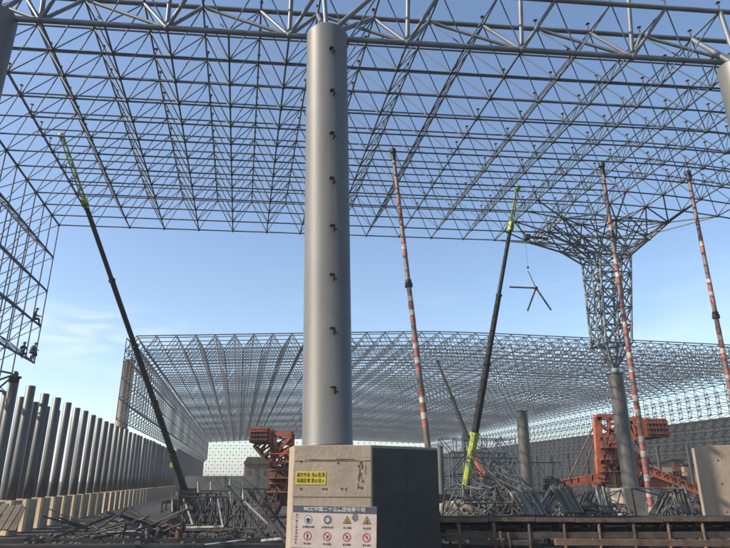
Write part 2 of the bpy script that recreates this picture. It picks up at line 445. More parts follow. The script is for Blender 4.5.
for s in (0.5,):
    m_ = MB(); m_.box(FC + SX * (SW * s) + SN * 0.001 + Z * ((PT - .05) / 2), SX * 0.006, SN * 0.003, Z * (PT / 2 - 0.06)); m_.build('side_joint', M['black'], pier)
for px, py in ((300, 461.5), (338, 463), (300, 489), (323, 489), (326, 489), (342, 489), (346, 489), (359, 466), (361, 474), (359, 487)):
    p = P(px, py, 13.5); s = (Vector((p.x, p.y, 0)) - FB).dot(FX)
    m_ = MB(); m_.disc(on_front(s, p.z, 0.001), FN, 0.024, 0, 0.004, 12); m_.build('tie_hole', M['stain'], pier)

def rnd_blob(mb, c, ax, ay, n, w, h, nrm_):
    pts = []
    for k in range(n):
        a = 2 * math.pi * k / n; q = 0.7 + random.random() * 0.5
        pts.append(c + ax * (math.cos(a) * w * q) + ay * (math.sin(a) * h * q))
    o = len(mb.v)
    for p in pts: mb.v.append(p); mb.v.append(p + nrm_ * 0.003)
    for k in range(n):
        l = (k + 1) % n; mb.face((o + 2 * k, o + 2 * k + 1, o + 2 * l + 1, o + 2 * l))
    mb.face(tuple(o + 2 * k + 1 for k in range(n)))
m_ = MB()
for px, py, w, h in ((361, 463, .03, .05), (362.5, 467, .018, .06), (360, 472, .012, .09), (359, 478, .016, .08), (361.5, 476, .008, .07), (363, 481.5, .02, .04), (362, 488, .03, .025), (358, 486, .01, .06), (330, 460, .42, .010), (347, 459.5, .22, .016), (312, 459.5, .14, .008), (366, 470, .006, .1)):
    p = P(px, py, 13.5); s = (Vector((p.x, p.y, 0)) - FB).dot(FX); rnd_blob(m_, on_front(s, p.z, 0.0015), FX, Z, 14, w, h, FN)
m_.build('rust_stain', M['stain'], pier)

# V struts from the column heads to the upper layer
def head_struts(top, name='support_strut'):
    c = Vector((top.x, top.y, top.z)); mb = MB(); mb.ball(c + Z * 0.02, 0.13, 10, 6)
    ups = sorted([run(i, NJ) for i in range(NI)], key=lambda p: (p - c).length)[:2]
    ups += sorted([run(i, NJ - 1) for i in range(NI)], key=lambda p: (p - c).length)[:2]
    for p in ups: mb.tube(c, p, 0.075, n=10)
    mb.build(name, M['tube_heavy'], roof)
head_struts(ctop)
lroot, ltop = steel_column(-4, 14, 14.2, 1.2, 0.585, 'large round steel column cut by the left border of the photo', clips=False)
rroot, rtop = steel_column(738, 66, 15.4, 1.2, 0.585, 'large pale round steel column cut by the right border of the photo', clips=False)
head_struts(ltop); head_struts(rtop)
for t in (ltop, rtop):
    mb = MB(); mb.abox((t.x, t.y, 0.575), 1.5, 1.5, 1.25); o = mb.build('concrete_pier', M['pier'])
    tag(o, 'concrete pier under the column at the %s border, itself out of frame' % ('left' if t is ltop else 'right'), 'pier', 'concrete piers')

# right-hand pier: bright left flank, duller front
q0 = plan_pt(700, 18.6); q1 = plan_pt(713, 17.0); q2 = (q1[0] + 3.15, q1[1] - 0.55); q3 = (q2[0] + .2, q2[1] + 1.7)
rp = empty('concrete_pier', ((q0[0] + q2[0]) / 2, 17.8, 0), 'broad tan concrete pier at the right, its narrow left flank bright in the sun', 'pier', 'concrete piers')
pm = MB(); pm.prism([q0, q1, q2, q3], -0.05, P(715, 445.5, 17.0).z); po = pm.build('body', M['pier'], rp)
bv = po.modifiers.new('bevel', 'BEVEL'); bv.width = 0.018; bv.segments = 2; bv.limit_method = 'ANGLE'
ffx = Vector((q2[0] - q1[0], q2[1] - q1[1], 0)).normalized(); ffn = Vector((ffx.y, -ffx.x, 0))
m_ = MB(); m_.box(Vector((q1[0], q1[1], 1.45)) + ffx * 0.75 + ffn * .001, ffx * .007, ffn * .003, Z * 1.3); m_.build('form_joint', M['form_line'], rp)
for s in (.3, 1.1):
    for z in (1.2, 1.9, 2.5):
        m_ = MB(); m_.disc(Vector((q1[0], q1[1], z)) + ffx * s + ffn * .001, ffn, 0.026, 0, 0.004, 12); m_.build('tie_hole', M['stain'], rp)

# ---------------------------------------------------------------- signs on the pier
def text(body, x, y, size, m, parent, z=0.004, align='CENTER', sx=1.0, name='lettering', bold=0.0):
    c = bpy.data.curves.new(name, 'FONT'); c.body = body; c.size = size; c.align_x = align; c.align_y = 'CENTER'
    c.extrude = 0.001; c.offset = bold; c.materials.append(m)
    t = bpy.data.objects.new(name, c); COL.objects.link(t)
    dg = bpy.context.evaluated_depsgraph_get(); dg.update()
    me = bpy.data.meshes.new_from_object(t.evaluated_get(dg)); bpy.data.objects.remove(t); bpy.data.curves.remove(c)
    o = bpy.data.objects.new(name, me); COL.objects.link(o); o.parent = parent; o.location = (x, y, z); o.scale = (sx, 1, 1)
    return o
def sign_root(name, c, xdir, n, label, cat, roll=0.0):
    o = empty(name, c, label, cat)
    y = n.cross(xdir).normalized()
    m3 = Matrix((xdir, y, n)).transposed()
    o.rotation_euler = (m3 @ Matrix.Rotation(roll, 3, 'Z')).to_euler()
    return o
def sign_p(px, py, out=0.012):
    # pixel -> point on the pier's front plane
    r = ray(px, py); t = ((FB + FN * out) - EYEV).dot(FN) / r.dot(FN); return EYEV + r * t
cA = sign_p(292, 506); cB = sign_p(375.5, 506); cD = sign_p(293, 548.5)
bw = (cB - cA).length; bh = abs(cA.z - cD.z)
bc = sign_p(334.0, 527.2, 0.016)
board = sign_root('safety_board', bc, FX, FN, 'pale notice board with dark header and rows of round and triangular safety symbols', 'notice board', roll=R(-1.0))
mb = MB(); mb.abox((0, 0, -0.006), bw, bh, 0.012); mb.build('panel', M['sign_white'], board, True)
hh = bh * 0.165
mb = MB(); mb.abox((0, bh / 2 - hh / 2 - .004, 0.001), bw - .004, hh, 0.004); hd = mb.build('header', M['sign_head'], board, True)
text('MCC', -bw * .31, bh / 2 - hh / 2 - .004, hh * .72, M['sign_pale'], board, bold=0.003)
text('中国二十冶集团有限公司', bw * .06, bh / 2 - hh / 2 - .004, hh * .72, M['sign_pale'], board, bold=0.002, sx=1.02)
vt = '进入施工现场须知安全'
for k, ch in enumerate(vt): text(ch, -bw / 2 + bw * .05, bh * .27 - k * bh * .073, bh * .056, M['sign_red'], board, bold=0.0004)
caps = [['必须戴安全帽', '必须系安全带', '当心落物', '当心坠落'], ['禁止烟火', '禁止抛物', '禁止攀登', '禁止通行']]
def icon(cx, cy, r, kind, k):
    ax = Vector((0, 0, 1)); c = Vector((cx, cy, 0.0005)); mb = MB(); mats = [M['sign_pale'], M['sign_blue'], M['sign_red'], M['sign_text'], M['sign_amber']]
    if kind == 'must':
        mb.cur = 1; mb.disc(c, ax, r, 0, .002, 28)
        mb.cur = 0
        if k == 0:
            mb.disc(c + Vector((0, 0, .002)), ax, r * .86, 0, .0015, 28); mb.cur = 3
            mb.disc(c + Vector((0, -r * .12, .0036)), ax, r * .45, 0, .001, 20); mb.abox(c + Vector((0, -r * .05, .0045)), r * 1.25, r * .2, .001)
            mb.cur = 1; mb.abox(c + Vector((0, -r * .6, .0045)), r * .9, r * .22, .001)
        else:
            mb.disc(c + Vector((0, 0, .002)), ax, r * .52, r * .28, .0015, 24); mb.abox(c + Vector((0, 0, .0042)), r * .25, r * .9, .001)
    elif kind == 'warn':
        def tri(rr, z, h):
            o = len(mb.v)
            for a in (90, 210, 330):
                p = c + Vector((math.cos(R(a)) * rr, math.sin(R(a)) * rr - r * .12, z)); mb.v += [p, p + Vector((0, 0, h))]
            mb.face((o, o + 2, o + 4)); mb.face((o + 1, o + 3, o + 5))
            for a, b in ((0, 2), (2, 4), (4, 0)): mb.face((o + a, o + b, o + b + 1, o + a + 1))
        mb.cur = 3; tri(r * 1.22, 0, .002); mb.cur = 4; tri(r * .95, .002, .0015); mb.cur = 3
        mb.abox(c + Vector((0, -.02 * r, .004)), r * .2, r * .62, .001); mb.abox(c + Vector((0, -r * .45, .004)), r * .55, r * .16, .001)
        if k == 3: mb.abox(c + Vector((r * .22, -r * .15, .004)), r * .28, r * .22, .001)
    else:
        mb.cur = 2; mb.disc(c, ax, r, r * .78, .002, 28)
        mb.cur = 3 if k in (0, 2) else 2
        if k == 0: mb.disc(c + Vector((0, r * .25, .0005)), ax, r * .24, 0, .001, 14); mb.abox(c + Vector((0, -r * .25, .001)), r * .34, r * .7, .001)
        elif k == 1: mb.bar(c + Vector((-r * .3, -r * .4, .001)), c + Vector((r * .3, r * .4, .001)), .001, r * .22, Z); mb.abox(c + Vector((0, r * .1, .001)), r * .5, r * .2, .001)
        elif k == 2: mb.abox(c + Vector((-r * .05, 0, .001)), r * .3, r * .75, .001); mb.abox(c + Vector((r * .2, r * .1, .001)), r * .4, r * .2, .001)
        else: mb.abox(c + Vector((0, .1 * r, .001)), r * .2, r * .85, .001); mb.abox(c + Vector((r * .18, r * .1, .001)), r * .4, r * .2, .001)
        mb.cur = 2
        if k: mb.box(c + Vector((0, 0, .003)), Vector((r * .62, -r * .62, 0)), Vector((r * .06, r * .06, 0)), Vector((0, 0, .0006)))
    mb.build('safety_symbol', mats, board, True)
for row, yy in enumerate((bh * .165, -bh * .225)):
    for k in range(4):
        cx = -bw / 2 + bw * (0.19 + 0.232 * k)
        icon(cx, yy, bh * .105, ('must' if k < 2 else 'warn') if row == 0 else 'ban', k)
        text(caps[row][k], cx, yy - bh * .175, bh * .052, M['sign_text'], board)
mb = MB(); rnd_blob(mb, Vector((bw * .245, bh * .235, .0045)), Vector((1, 0, 0)), Vector((0, 1, 0)), 12, bw * .036, bh * .085, Vector((0, 0, 1))); mb.build('torn_patch', M['patch'], board, True)

yA = sign_p(295.5, 471.5); yB = sign_p(325.8, 471.5); yD = sign_p(295.5, 484.5)
yw = (yB - yA).length; yh = yA.z - yD.z
ys = sign_root('yellow_sign', sign_p(310.6, 478, 0.008), FX, FN, 'small yellow sign with two lines of black characters, above the notice board', 'sign')
mb = MB(); mb.abox((0, 0, -0.003), yw, yh, 0.006); mb.build('panel', M['sign_yellow'], ys, True)
text('高空作业 当心坠落', 0, yh * .22, yh * .38, M['sign_text'], ys, bold=0.0004, sx=.74)
text('吊装区域 禁止进入', 0, -yh * .22, yh * .38, M['sign_text'], ys, bold=0.0004, sx=.74)

# ---------------------------------------------------------------- rows of posts on the left
pF = P(31, 387, 25.0); pB = P(22.3, 396, 27.8)
SP = 25 * .0745 / V.y
zt = pF.z
NPOST = 34
pmb = MB(); lathe(pmb, (0, 0, 0), [(0.18, 0), (0.18, 1.0), (0.18, zt - 1.2 - .02), (0.16, zt - 1.2)], 20)
proto = pmb.build('steel_post', M['post']); proto.location = (0, 0, 0)
fmb = MB(); fmb.box(Vector((0, 0, 0.575)), V * .2, U * .46, Z * 0.625)
fproto = fmb.build('concrete_footing', M['footing']); fproto.location = (0, 0, 0)
first = True
for k in range(-1, NPOST):
    base = Vector((pF.x, pF.y, 0)) + V * (SP * k)
    a = proto if first else proto.copy()
    b = fproto if first else fproto.copy()
    if not first: COL.objects.link(a); COL.objects.link(b)
    first = False
    a.location = (base.x, base.y, 1.2); a.rotation_euler = (R(random.uniform(-.5, .5)), R(random.uniform(-.6, .6)), random.uniform(0, 6))
    a.scale = (1, 1, 1 + random.uniform(-.012, .012)) if k != -1 else (1, 1, .97)
    b.location = (base.x, base.y, 0); b.rotation_euler = (0, 0, R(-30 + random.uniform(-2, 2)))
    tag(a, 'grey steel post, %s from the near end of the front post row' % nth(k + 2), 'post', 'front row of steel posts')
    tag(b, 'tan concrete footing under the %s front-row steel post' % nth(k + 2), 'footing', 'concrete footings under the posts')
bk = Vector((pB.x, pB.y, 0))
for k in range(-2, 7):
    base = bk + V * (SP * k); a = proto.copy(); COL.objects.link(a)
    a.location = (base.x, base.y, 0); a.rotation_euler = (0, 0, random.uniform(0, 6)); a.scale = (1, 1, (zt - .05) / (zt - 1.2))
    tag(a, 'grey steel post, %s from the near end of the back post row' % nth(k + 3), 'post', 'back row of steel posts')
tp = P(15, 376, 26.0)
mb = MB(); lathe(mb, (tp.x, tp.y, 0), [(0.2, 0), (0.2, tp.z - .1), (0.27, tp.z - .09), (0.27, tp.z - .02), (0.1, tp.z)], 20)
mb.ball((tp.x, tp.y, tp.z + .08), .14, 8, 6)
tgt = wn(2, 5)
for p in (wn(2, 5), wn(3, 5), wn(4, 5), wu(3, 4)): mb.tube((tp.x, tp.y, tp.z + .08), p, .045, n=6)
tag(mb.build('tall_post', M['post']), 'taller grey post carrying the lower end of the hanging side grid', 'post')

# pale tan tower beyond the post rows
a = P(129.5, 360, 66); mb = MB(); lathe(mb, (a.x, a.y, 0), [(0.75, 0), (0.68, a.z * .5), (0.62, a.z - .3), (0.7, a.z - .28), (0.7, a.z)], 28)
tw = mb.build('concrete_tower', M['tan']); tag(tw, 'pale tan round tower standing beyond the far end of the posts', 'tower')

# ---------------------------------------------------------------- far shed
FC0 = P(127, 336, 56.5); FH = FC0.z
FB_ = 1.85
FNI, FNJ = 39, 80
def arch(s):
    t = s / .43 if s < .43 else (1 - s) / .57
    return 1.2 * (1 - math.sqrt((1 - t) ** 2 + .01))
def fn(i, j): return FC0 + U * (FB_ * i) + V * (FB_ * j) + Z * (arch(i / FNI) - DEP)
def fu(i, j): return FC0 + U * (FB_ * (i + .5)) + V * (FB_ * (j + .5)) + Z * arch((i + .5) / FNI)
allok = lambda i, j: 0 <= i <= FNI and 0 <= j <= FNJ
cen = FC0 + U * 36 + V * 40
shed = empty('space_frame_hall', (cen.x, cen.y, 0), 'vast grey lattice hall far behind with open roof grid and lattice walls', 'hall')
lo, up, we, ba = lattice(fn, fu, FNI, FNJ, allok, 0.05, 0.04, 4, gap=.05)
# diagonal trusses of the front edge
for i in range(FNI): we.tube(fn(i, 0), fu(i, 0) - V * FB_ * .5, .05, n=4); we.tube(fn(i + 1, 0), fu(i, 0) - V * FB_ * .5, .05, n=4); up.tube(fu(i, 0) - V * FB_ * .5, fu(min(i + 1, FNI - 1), 0) - V * FB_ * .5, .06, n=4)
for mb in (up, we):
    o = len(lo.v); lo.v += mb.v; lo.f += [tuple(x + o for x in f) for f in mb.f]; lo.mi += mb.mi; lo.sm += mb.sm
lo.build('roof_grid', M['tube_far'], shed)
def wall_grid(org, along, n_along, hgt, nlev, out, name, rc=.05, rw=.042, ball=0.0):
    st = hgt / nlev
    nd = lambda i, j: org + along * (FB_ * i) - Z * (st * j)
    ud = lambda i, j: org + along * (FB_ * (i + .5)) - Z * (st * (j + .5)) + out * 1.2
    lo, up, we, ba = lattice(nd, ud, n_along, nlev, lambda i, j: 0 <= i <= n_along and 0 <= j <= nlev, rc, rw, 4, ball)
    for mb in (up, we, ba):
        o = len(lo.v); lo.v += mb.v; lo.f += [tuple(x + o for x in f) for f in mb.f]; lo.mi += mb.mi; lo.sm += mb.sm
    return lo.build(name, M['tube_far'], shed)
LB = P(119, 417, 56.5).z
wall_grid(FC0 - Z * .2, V, FNJ, FH - LB, 4, U, 'side_wall_grid')
DW = P(730, 415, 75).z                 # top of the dark cladding wall
wr = fn(FNI, 0)
wall_grid(wr, V, FNJ, wr.z - DW, 3, U, 'side_wall_grid')
wall_grid(fn(0, FNJ), U, FNI, fn(0, FNJ).z - 1.5, 6, V, 'end_wall_grid', .03, .022, .18)

# dark clad retaining wall under the right-hand lattice wall
w0 = wr - V * 14; w0 = Vector((w0.x, w0.y, 0)); L = FB_ * FNJ + 14
mb = MB(); c = w0 + V * (L / 2) + Z * (DW / 2) + U * .3; mb.box(c, V * (L / 2), U * .25, Z * (DW / 2 - .03))
cw = mb.build('cladding_wall', M['coal_wall']); tag(cw, 'long dark grey clad wall under the lattice side of the far hall', 'wall')
# left far wall under the lattice
w1 = Vector((FC0.x, FC0.y, 0)) + V * 60; L = FB_ * FNJ - 60
mb = MB(); mb.box(w1 + V * (L / 2) + Z * (LB / 2), V * (L / 2), U * .2, Z * (LB / 2 - .03))
tag(mb.build('cladding_wall', M['coal_wall']), 'dark wall closing the left side of the far hall beyond the posts', 'wall')

# low concrete wall and buildings seen through the hall
a = P(186, 476, 92); b = P(300, 476, 92)
mb = MB(); mb.bar(Vector((a.x, 92, a.z / 2)), Vector((b.x + 6, 93, a.z / 2)), .5, a.z); tag(mb.build('concrete_wall', M['greywall']), 'low grey green concrete wall across the hall, below the bright gap', 'wall')
def brick_house(px0, px1, py_top, Y, label):
    a = P(px0, py_top, Y); b = P(px1, py_top, Y); w = b.x - a.x; cx = (a.x + b.x) / 2; h = a.z
    root = empty('brick_building', (cx, Y + 4, 0), label, 'building')
    mb = MB(); mb.abox((cx, Y + 4, h * .4), w, 8, h * .8); mb.build('wall', M['brick'], root)
    mb = MB(); o = [(cx - w * .54, h * .78), (cx + w * .54, h * .78), (cx + w * .40, h), (cx - w * .40, h)]
    n0 = len(mb.v)
    for yy in (Y - .4, Y + 8.4):
        for x, z in o: mb.v.append(Vector((x, yy, z)))
    mb.face((n0, n0 + 1, n0 + 2, n0 + 3)); mb.face((n0 + 7, n0 + 6, n0 + 5, n0 + 4))
    for k in range(4): l = (k + 1) % 4; mb.face((n0 + k, n0 + 4 + k, n0 + 4 + l, n0 + l))
    mb.build('roof', M['roofing'], root)
    for s in (-.3, 0, .3):
        mb = MB(); mb.abox((cx + w * s, Y - .03, h * .5), w * .14, .05, h * .2); mb.build('window', M['glass'], root)
brick_house(245, 271, 457, 125, 'brown brick building with a dark roof, behind the low wall')

# ---------------------------------------------------------------- lattice tree column
TY = 29.8
tl = P(581, 260, TY); trr = P(631, 260, TY); bl = P(590.5, 345, TY); br = P(632, 345, TY)
cone = P(615, 371, TY); bot = P(632, 487, TY)
tcx, tw_ = (tl.x + trr.x) / 2, (trr.x - tl.x); bcx, bw_ = (bl.x + br.x) / 2, (br.x - bl.x)
tree = empty('lattice_column', (cone.x, TY, cone.z), 'square lattice steel column flaring into the roof, standing on a steel pipe', 'lattice column')
NL = 5
def ring(l):
    s = l / NL; w = (bw_ + (tw_ - bw_) * s) / 2 * .63; cx = bcx + (tcx - bcx) * s; z = bl.z + (tl.z - bl.z) * s
    pts = []
    for (a, b) in ((-1, -1), (0, -1), (1, -1), (1, 0), (1, 1), (0, 1), (-1, 1), (-1, 0)):
        pts.append(Vector((cx, TY, z)) + U * (w * a) + V * (w * b))
    return pts
ch_, br_ = MB(), MB()
rings = [ring(l) for l in range(NL + 1)]
for l in range(NL + 1):
    for k in range(8):
        br_.tube(rings[l][k], rings[l][(k + 1) % 8], .04, n=6); br_.ball(rings[l][k], .085, 6, 4)
        if l < NL:
            ch_.tube(rings[l][k], rings[l + 1][k], .06 if k % 2 == 0 else .045, n=6)
            br_.tube(rings[l][k], rings[l + 1][(k + 1) % 8], .036, n=5); br_.tube(rings[l][(k + 1) % 8], rings[l + 1][k], .036, n=5)
    for k in range(4): br_.tube(rings[l][2 * k + 1], rings[l][(2 * k + 3) % 8], .03, n=5)
join(ch_, br_).build('shaft_lattice', M['tube_tree'], tree)
cn = MB()
for p in rings[0]: cn.tube(cone, p, .055, n=6)
cn.ball(cone, .2, 10, 6)
for k in range(8): cn.tube((cone + rings[0][k]) / 2, (cone + rings[0][(k + 1) % 8]) / 2, .035, n=5)
cn.build('base_cone', M['tube_tree'], tree)
# flaring capital: three rings growing to the roof nodes
cp = MB()
prev = rings[NL]
topn = []
for lev, (grow, dz) in enumerate(((1.35, .8), (2.1, 1.45))):
    cur = []
    for (a, b) in ((-1, -1), (0, -1), (1, -1), (1, 0), (1, 1), (0, 1), (-1, 1), (-1, 0)):
        cur.append(Vector((tcx + (-.35 if lev else 0), TY - .2 * lev, tl.z + dz)) + U * (tw_ / 2 * grow * a) + V * (tw_ / 2 * grow * .62 * b))
    for k in range(8):
        cp.tube(prev[k], cur[k], .055, n=6); cp.tube(cur[k], cur[(k + 1) % 8], .045, n=6)
        cp.tube(prev[k], cur[(k + 1) % 8], .036, n=5); cp.tube(prev[(k + 1) % 8], cur[k], .036, n=5)
        cp.ball(cur[k], .085, 6, 4)
        mid = (cur[k] + cur[(k + 1) % 8]) / 2; cp.tube((prev[k] + prev[(k + 1) % 8]) / 2, mid, .034, n=5)
    prev = cur
rl = [rn(i, j) for i in range(NI + 1) for j in range(NJ + 1) if rok(i, j)]
for p in prev:
    for q in sorted(rl, key=lambda x: (x - p).length)[:7]:
        if (q - p).length < 3.7: cp.tube(p, q, .04, n=5)
inner = Vector((tcx, TY, tl.z + .5))
for q in [q for q in sorted(rl, key=lambda x: (x - inner).length)[:18] if (q - inner).length < 4.0]: cp.tube(rings[NL][random.randrange(8)], q, .036, n=5)
cp.build('capital', M['tube_tree'], tree)
# catwalk stub at the left tip of the capital
a = P(527, 237, TY - .5); b = P(548, 238.5, TY - .5); mb = MB(); mb.bar(a, b, .12, .1); mb.box(a, U * .14, V * .14, Z * .12); mb.build('tip_bracket', M['tube_dark'], tree)

def pipe_column(top, base, r, label, name='pipe_column', m='post'):
    d = top - base; mb = MB(); mb.tube(base, top, r, n=24, caps=True); mb.tube(base, base + d * .01, r * 1.25, n=24, caps=True); mb.tube(top - d * .008, top, r * 1.12, n=24, caps=True)
    return tag(mb.build(name, M[m]), label, 'column')
pz = P(632, 488, TY).z
pipe_column(Vector((cone.x, TY, cone.z - .12)), Vector((cone.x, TY, pz)), .36, 'round steel pipe column carrying the flared lattice column')
pb = P(634, 488, TY)
mb = MB(); mb.box(Vector((cone.x + .05, TY + .1, (pz - .02) / 2)), U * .82, V * .75, Z * ((pz + .02) / 2 - .01)); tag(mb.build('concrete_pier', M['pier']), 'small tan concrete pier under the pipe of the lattice column', 'pier', 'concrete piers')
a = P(521.5, 411, 33); pipe_column(a, Vector((a.x, 33, 1.0)), .30, 'free-standing grey steel pipe column rising from the lattice heap')
mb = MB(); mb.abox((a.x, 33, .5), 1.2, 1.2, .99); tag(mb.build('concrete_pier', M['pier']), 'low concrete pier under the free-standing pipe column', 'pier', 'concrete piers')
for px, py, Y, nm in ((440, 446, 36, 'slim grey pipe post just right of the dark pier face'), (463, 430, 48, 'slim pipe post far behind the lime crane boom')):
    a = P(px, py, Y); pipe_column(a, Vector((a.x, Y, 0)), .17, nm, 'pipe_post')

# ---------------------------------------------------------------- striped props
def mast(px, py, Y, label, base=None, bands=((.05, 5), (.17, 4), (.30, 3), (.43, 3)), collar=.47, seed=1):
    rnd = random.Random(seed)
    top = P(px, py, Y); b = Vector((top.x, Y, 0)) if base is None else base
    root = empty('striped_prop', b, label, 'prop', 'red and white banded props under the roof')
    d = top - b; L = d.length; u = d / L
    mb = MB(); rad = lambda s: .112 - .04 * s
    N = 9
    for k in range(N):
        s0, s1 = k / N, (k + 1) / N
        mb.tube(b + d * s0, b + d * s1, rad(s0), rad(s1), n=14)
    mb.build('pole', M['brown'], root)
    for s, n in bands:
        for k in range(n):
            q = b + d * s + u * (.27 * k); ss = s + .27 * k / L
            m_ = MB(); m_.tube(q, q + u * rnd.uniform(.19, .23), rad(ss) + .006, n=16, caps=True); m_.build('band', M['white'] if k % 2 else M['red'], root)
    m_ = MB()
    q = b + d * collar; m_.tube(q - u * .07, q + u * .07, rad(collar) + .055, n=14, caps=True); m_.tube(q + u * .07, q + u * .2, rad(collar) + .03, n=14, caps=True); m_.build('collar', M['dark_metal'], root)
    m_ = MB(); m_.tube(top - u * .05, top + u * .12, .13, n=12, caps=True); m_.tube(top - u * .4, top, .095, n=12, caps=True); m_.build('head', M['dark_metal'], root)
    m_ = MB(); m_.abox((b.x, b.y, .03), .7, .7, .06); m_.build('base_plate', M['dark_metal'], root)
b1 = P(428.5, 452, 20.5); r1 = P(393, 152, 21.5)
bb = r1 + (b1 - r1) * (r1.z / (r1.z - b1.z))
mast(393, 152, 21.5, 'leaning banded prop just right of the big column', base=Vector((bb.x, bb.y, 0)), bands=((.14, 3), (.25, 5), (.38, 5), (.50, 4), (.68, 3), (.80, 3)), collar=.60, seed=3)
mast(602, 166, 23.0, 'upright banded prop in front of the lattice column', bands=((.005, 9), (.17, 5), (.27, 5), (.38, 5), (.50, 5), (.64, 4), (.78, 3)), collar=.78, seed=4)
mast(688, 174, 23.6, 'upright banded prop at the right, behind the broad pier', bands=((.10, 5), (.22, 5), (.33, 5), (.44, 5), (.60, 4), (.75, 3)), collar=.56, seed=5)

# ---------------------------------------------------------------- cranes
def crane(base, tip, label, r0, r1, nsec, mats, tipmat=None, tiplen=0, carrier_mat='cream', heading=U, cabin=True):
    base = Vector(base); tip = Vector(tip); d = tip - base; L = d.length; u = d / L
    root = empty('boom_crane', (base.x, base.y, 0), label, 'crane')
    for k in range(nsec):
        s0, s1 = k / nsec, (k + 1) / nsec
        ra = r0 + (r1 - r0) * k / max(1, nsec - 1)
        mb = MB(); mb.tube(base + d * s0, base + d * s1, ra, ra * .95, n=8, caps=True, smooth=False)
        mb.tube(base + d * s1 - u * .12, base + d * s1, ra * 1.22, n=8, caps=True, smooth=False)
        mb.build('boom_section', M[mats[min(k, len(mats) - 1)]], root)
    if tipmat:
        mb = MB(); s, t = perp(u); w = .10
        e = tip + u * tiplen
        prev = None
        for k in range(7):
            q = tip + (e - tip) * (k / 6); pts = [q + s * w, q - s * w, q + t * w * .8]
            if prev:
                for a, b in zip(prev, pts): mb.tube(a, b, .028, n=5)
                mb.tube(prev[0], pts[1], .02, n=5); mb.tube(prev[1], pts[2], .02, n=5); mb.tube(prev[2], pts[0], .02, n=5)
            mb.tube(pts[0], pts[1], .02, n=5); mb.tube(pts[1], pts[2], .02, n=5); prev = pts
        mb.ball(e, .16, 8, 5); mb.box(tip, s * .12, t * .1, u * .22)
        mb.build('jib', M[tipmat], root)
    s, t = perp(u); e_ = tip + u * tiplen; rp_ = MB(); rp_.tube(base + u * .4 + t * r0 * 1.5, e_ + t * .1, .016, n=4); rp_.build('hoist_rope', M['black'], root)
    # carrier: chassis, turntable, cab, wheels
    hd = heading.normalized(); sd = Vector((-hd.y, hd.x, 0)); g = Vector((base.x, base.y, 0))
    mb = MB(); mb.box(g + Z * .62, hd * 2.4, sd * .75, Z * .18); mb.build('chassis', M[carrier_mat], root)
    mb = MB(); mb.tube(g + Z * .8, g + Z * .98, .55, n=16, caps=True); mb.box(g + Z * 1.12 - hd * .5, hd * .85, sd * .5, Z * .2); mb.build('turntable', M['dark_metal'], root)
    mb = MB(); mb.box(g + Z * 1.1 + hd * 1.95, hd * .42, sd * .7, Z * .34); cb = mb.build('cab', M[carrier_mat], root)
    mb = MB(); mb.box(g + Z * 1.18 + hd * 2.372, hd * .01, sd * .55, Z * .18); mb.build('windscreen', M['glass'], cb)
    for a in (-1.8, -.9, .9, 1.8):
        for q in (-1, 1):
            c = g + hd * a + sd * (.66 * q) + Z * .33
            mb = MB(); mb.tube(c - sd * .12, c + sd * .12, .33, n=16, caps=True); w_ = mb.build('wheel', M['tyre'], root)
            mb = MB(); mb.tube(c - sd * .13, c + sd * .13, .15, n=10, caps=True); mb.build('rim', M['cream'], w_)
    for a in (-1.3, 1.3):
        for q in (-1, 1):
            c = g + hd * a + sd * (.75 * q)
            mb = MB(); mb.bar(c + Z * .6, c + sd * (.7 * q) + Z * .6, .14, .14); mb.tube(c + sd * (.7 * q) + Z * .0, c + sd * (.7 * q) + Z * .66, .06, n=8, caps=True); mb.tube(c + sd * (.7 * q), c + sd * (.7 * q) + Z * .05, .2, n=10, caps=True)
            mb.build('outrigger', M[carrier_mat], root)
    # lift ram
    s, t = perp(u); mb = MB(); mb.tube(g + Z * .95 + Vector((u.x, u.y, 0)) * .9, base + u * (L * .17), .09, n=8, caps=True); mb.build('lift_ram', M['dark_metal'], root)
    return root
c1 = crane(P(187, 496, 44), P(85, 203, 26.5), 'crane with a long dark boom leaning left and a thin lime jib', .22, .12, 5, ['boom'], 'lime', 3.4, 'dark_metal', heading=V)
mb = MB(); q = P(186, 496, 44) + (P(85, 203, 26.5) - P(186, 496, 44)) * .14; mb.abox(q + Vector((-.24, -.1, 0)), .2, .16, .26); mb.tube(q + Vector((-.24, -.1, .13)), q + Vector((-.24, -.1, .2)), .05, n=8, caps=True); mb.build('lime_box', M['lime'], c1)  # small lime box with a knob on the lower boom
tip2 = P(511, 226, 28.2)
c2 = crane(P(463, 503, 32), tip2, 'crane with a lime green lower boom and dark upper boom beside the lattice heap', .21, .09, 4, ['lime', 'boom', 'boom', 'boom'], 'lime', 2.0, 'cream')
hk = tip2 + (tip2 - P(463, 503, 32)).normalized() * 2.0
c3 = crane(P(484, 480, 40), P(437.5, 361, 43), 'crane with a short dark boom leaning left behind the lime boom', .19, .10, 3, ['boom'], None, 0, 'orange')

# tube tripod hanging from the crane
hp = P(536, 288, hk.y)
hx = P(531, 268, hk.y)
tri = MB()
for px, py, dy in ((509.5, 287, .3), (551, 310, -.3), (527.5, 311, .4)): tri.tube(hp, P(px, py, hk.y + dy), .042, n=8, caps=True)
tri.ball(hp, .1, 8, 5); tri.tube(hp, P(528, 271, hk.y), .02, n=6)
tt = tri.build('tube_tripod', M['tube_dark']); tag(tt, 'small bundle of three steel tubes hanging in the sky below the roof', 'tube bundle')
mb = MB(); hq = P(528, 269, hk.y); mb.tube(hq + Z * .02, Vector((hq.x, hq.y, hk.z)), .006, n=4); mb.tube(hk, Vector((hq.x, hq.y, hk.z)), .015, n=5); mb.build('hoist_rope', M['dark_metal'], c2)
mb = MB(); mb.ball(hq + Z * .08, .06, 8, 6); mb.build('hook_block', M['dark_metal'], c2)

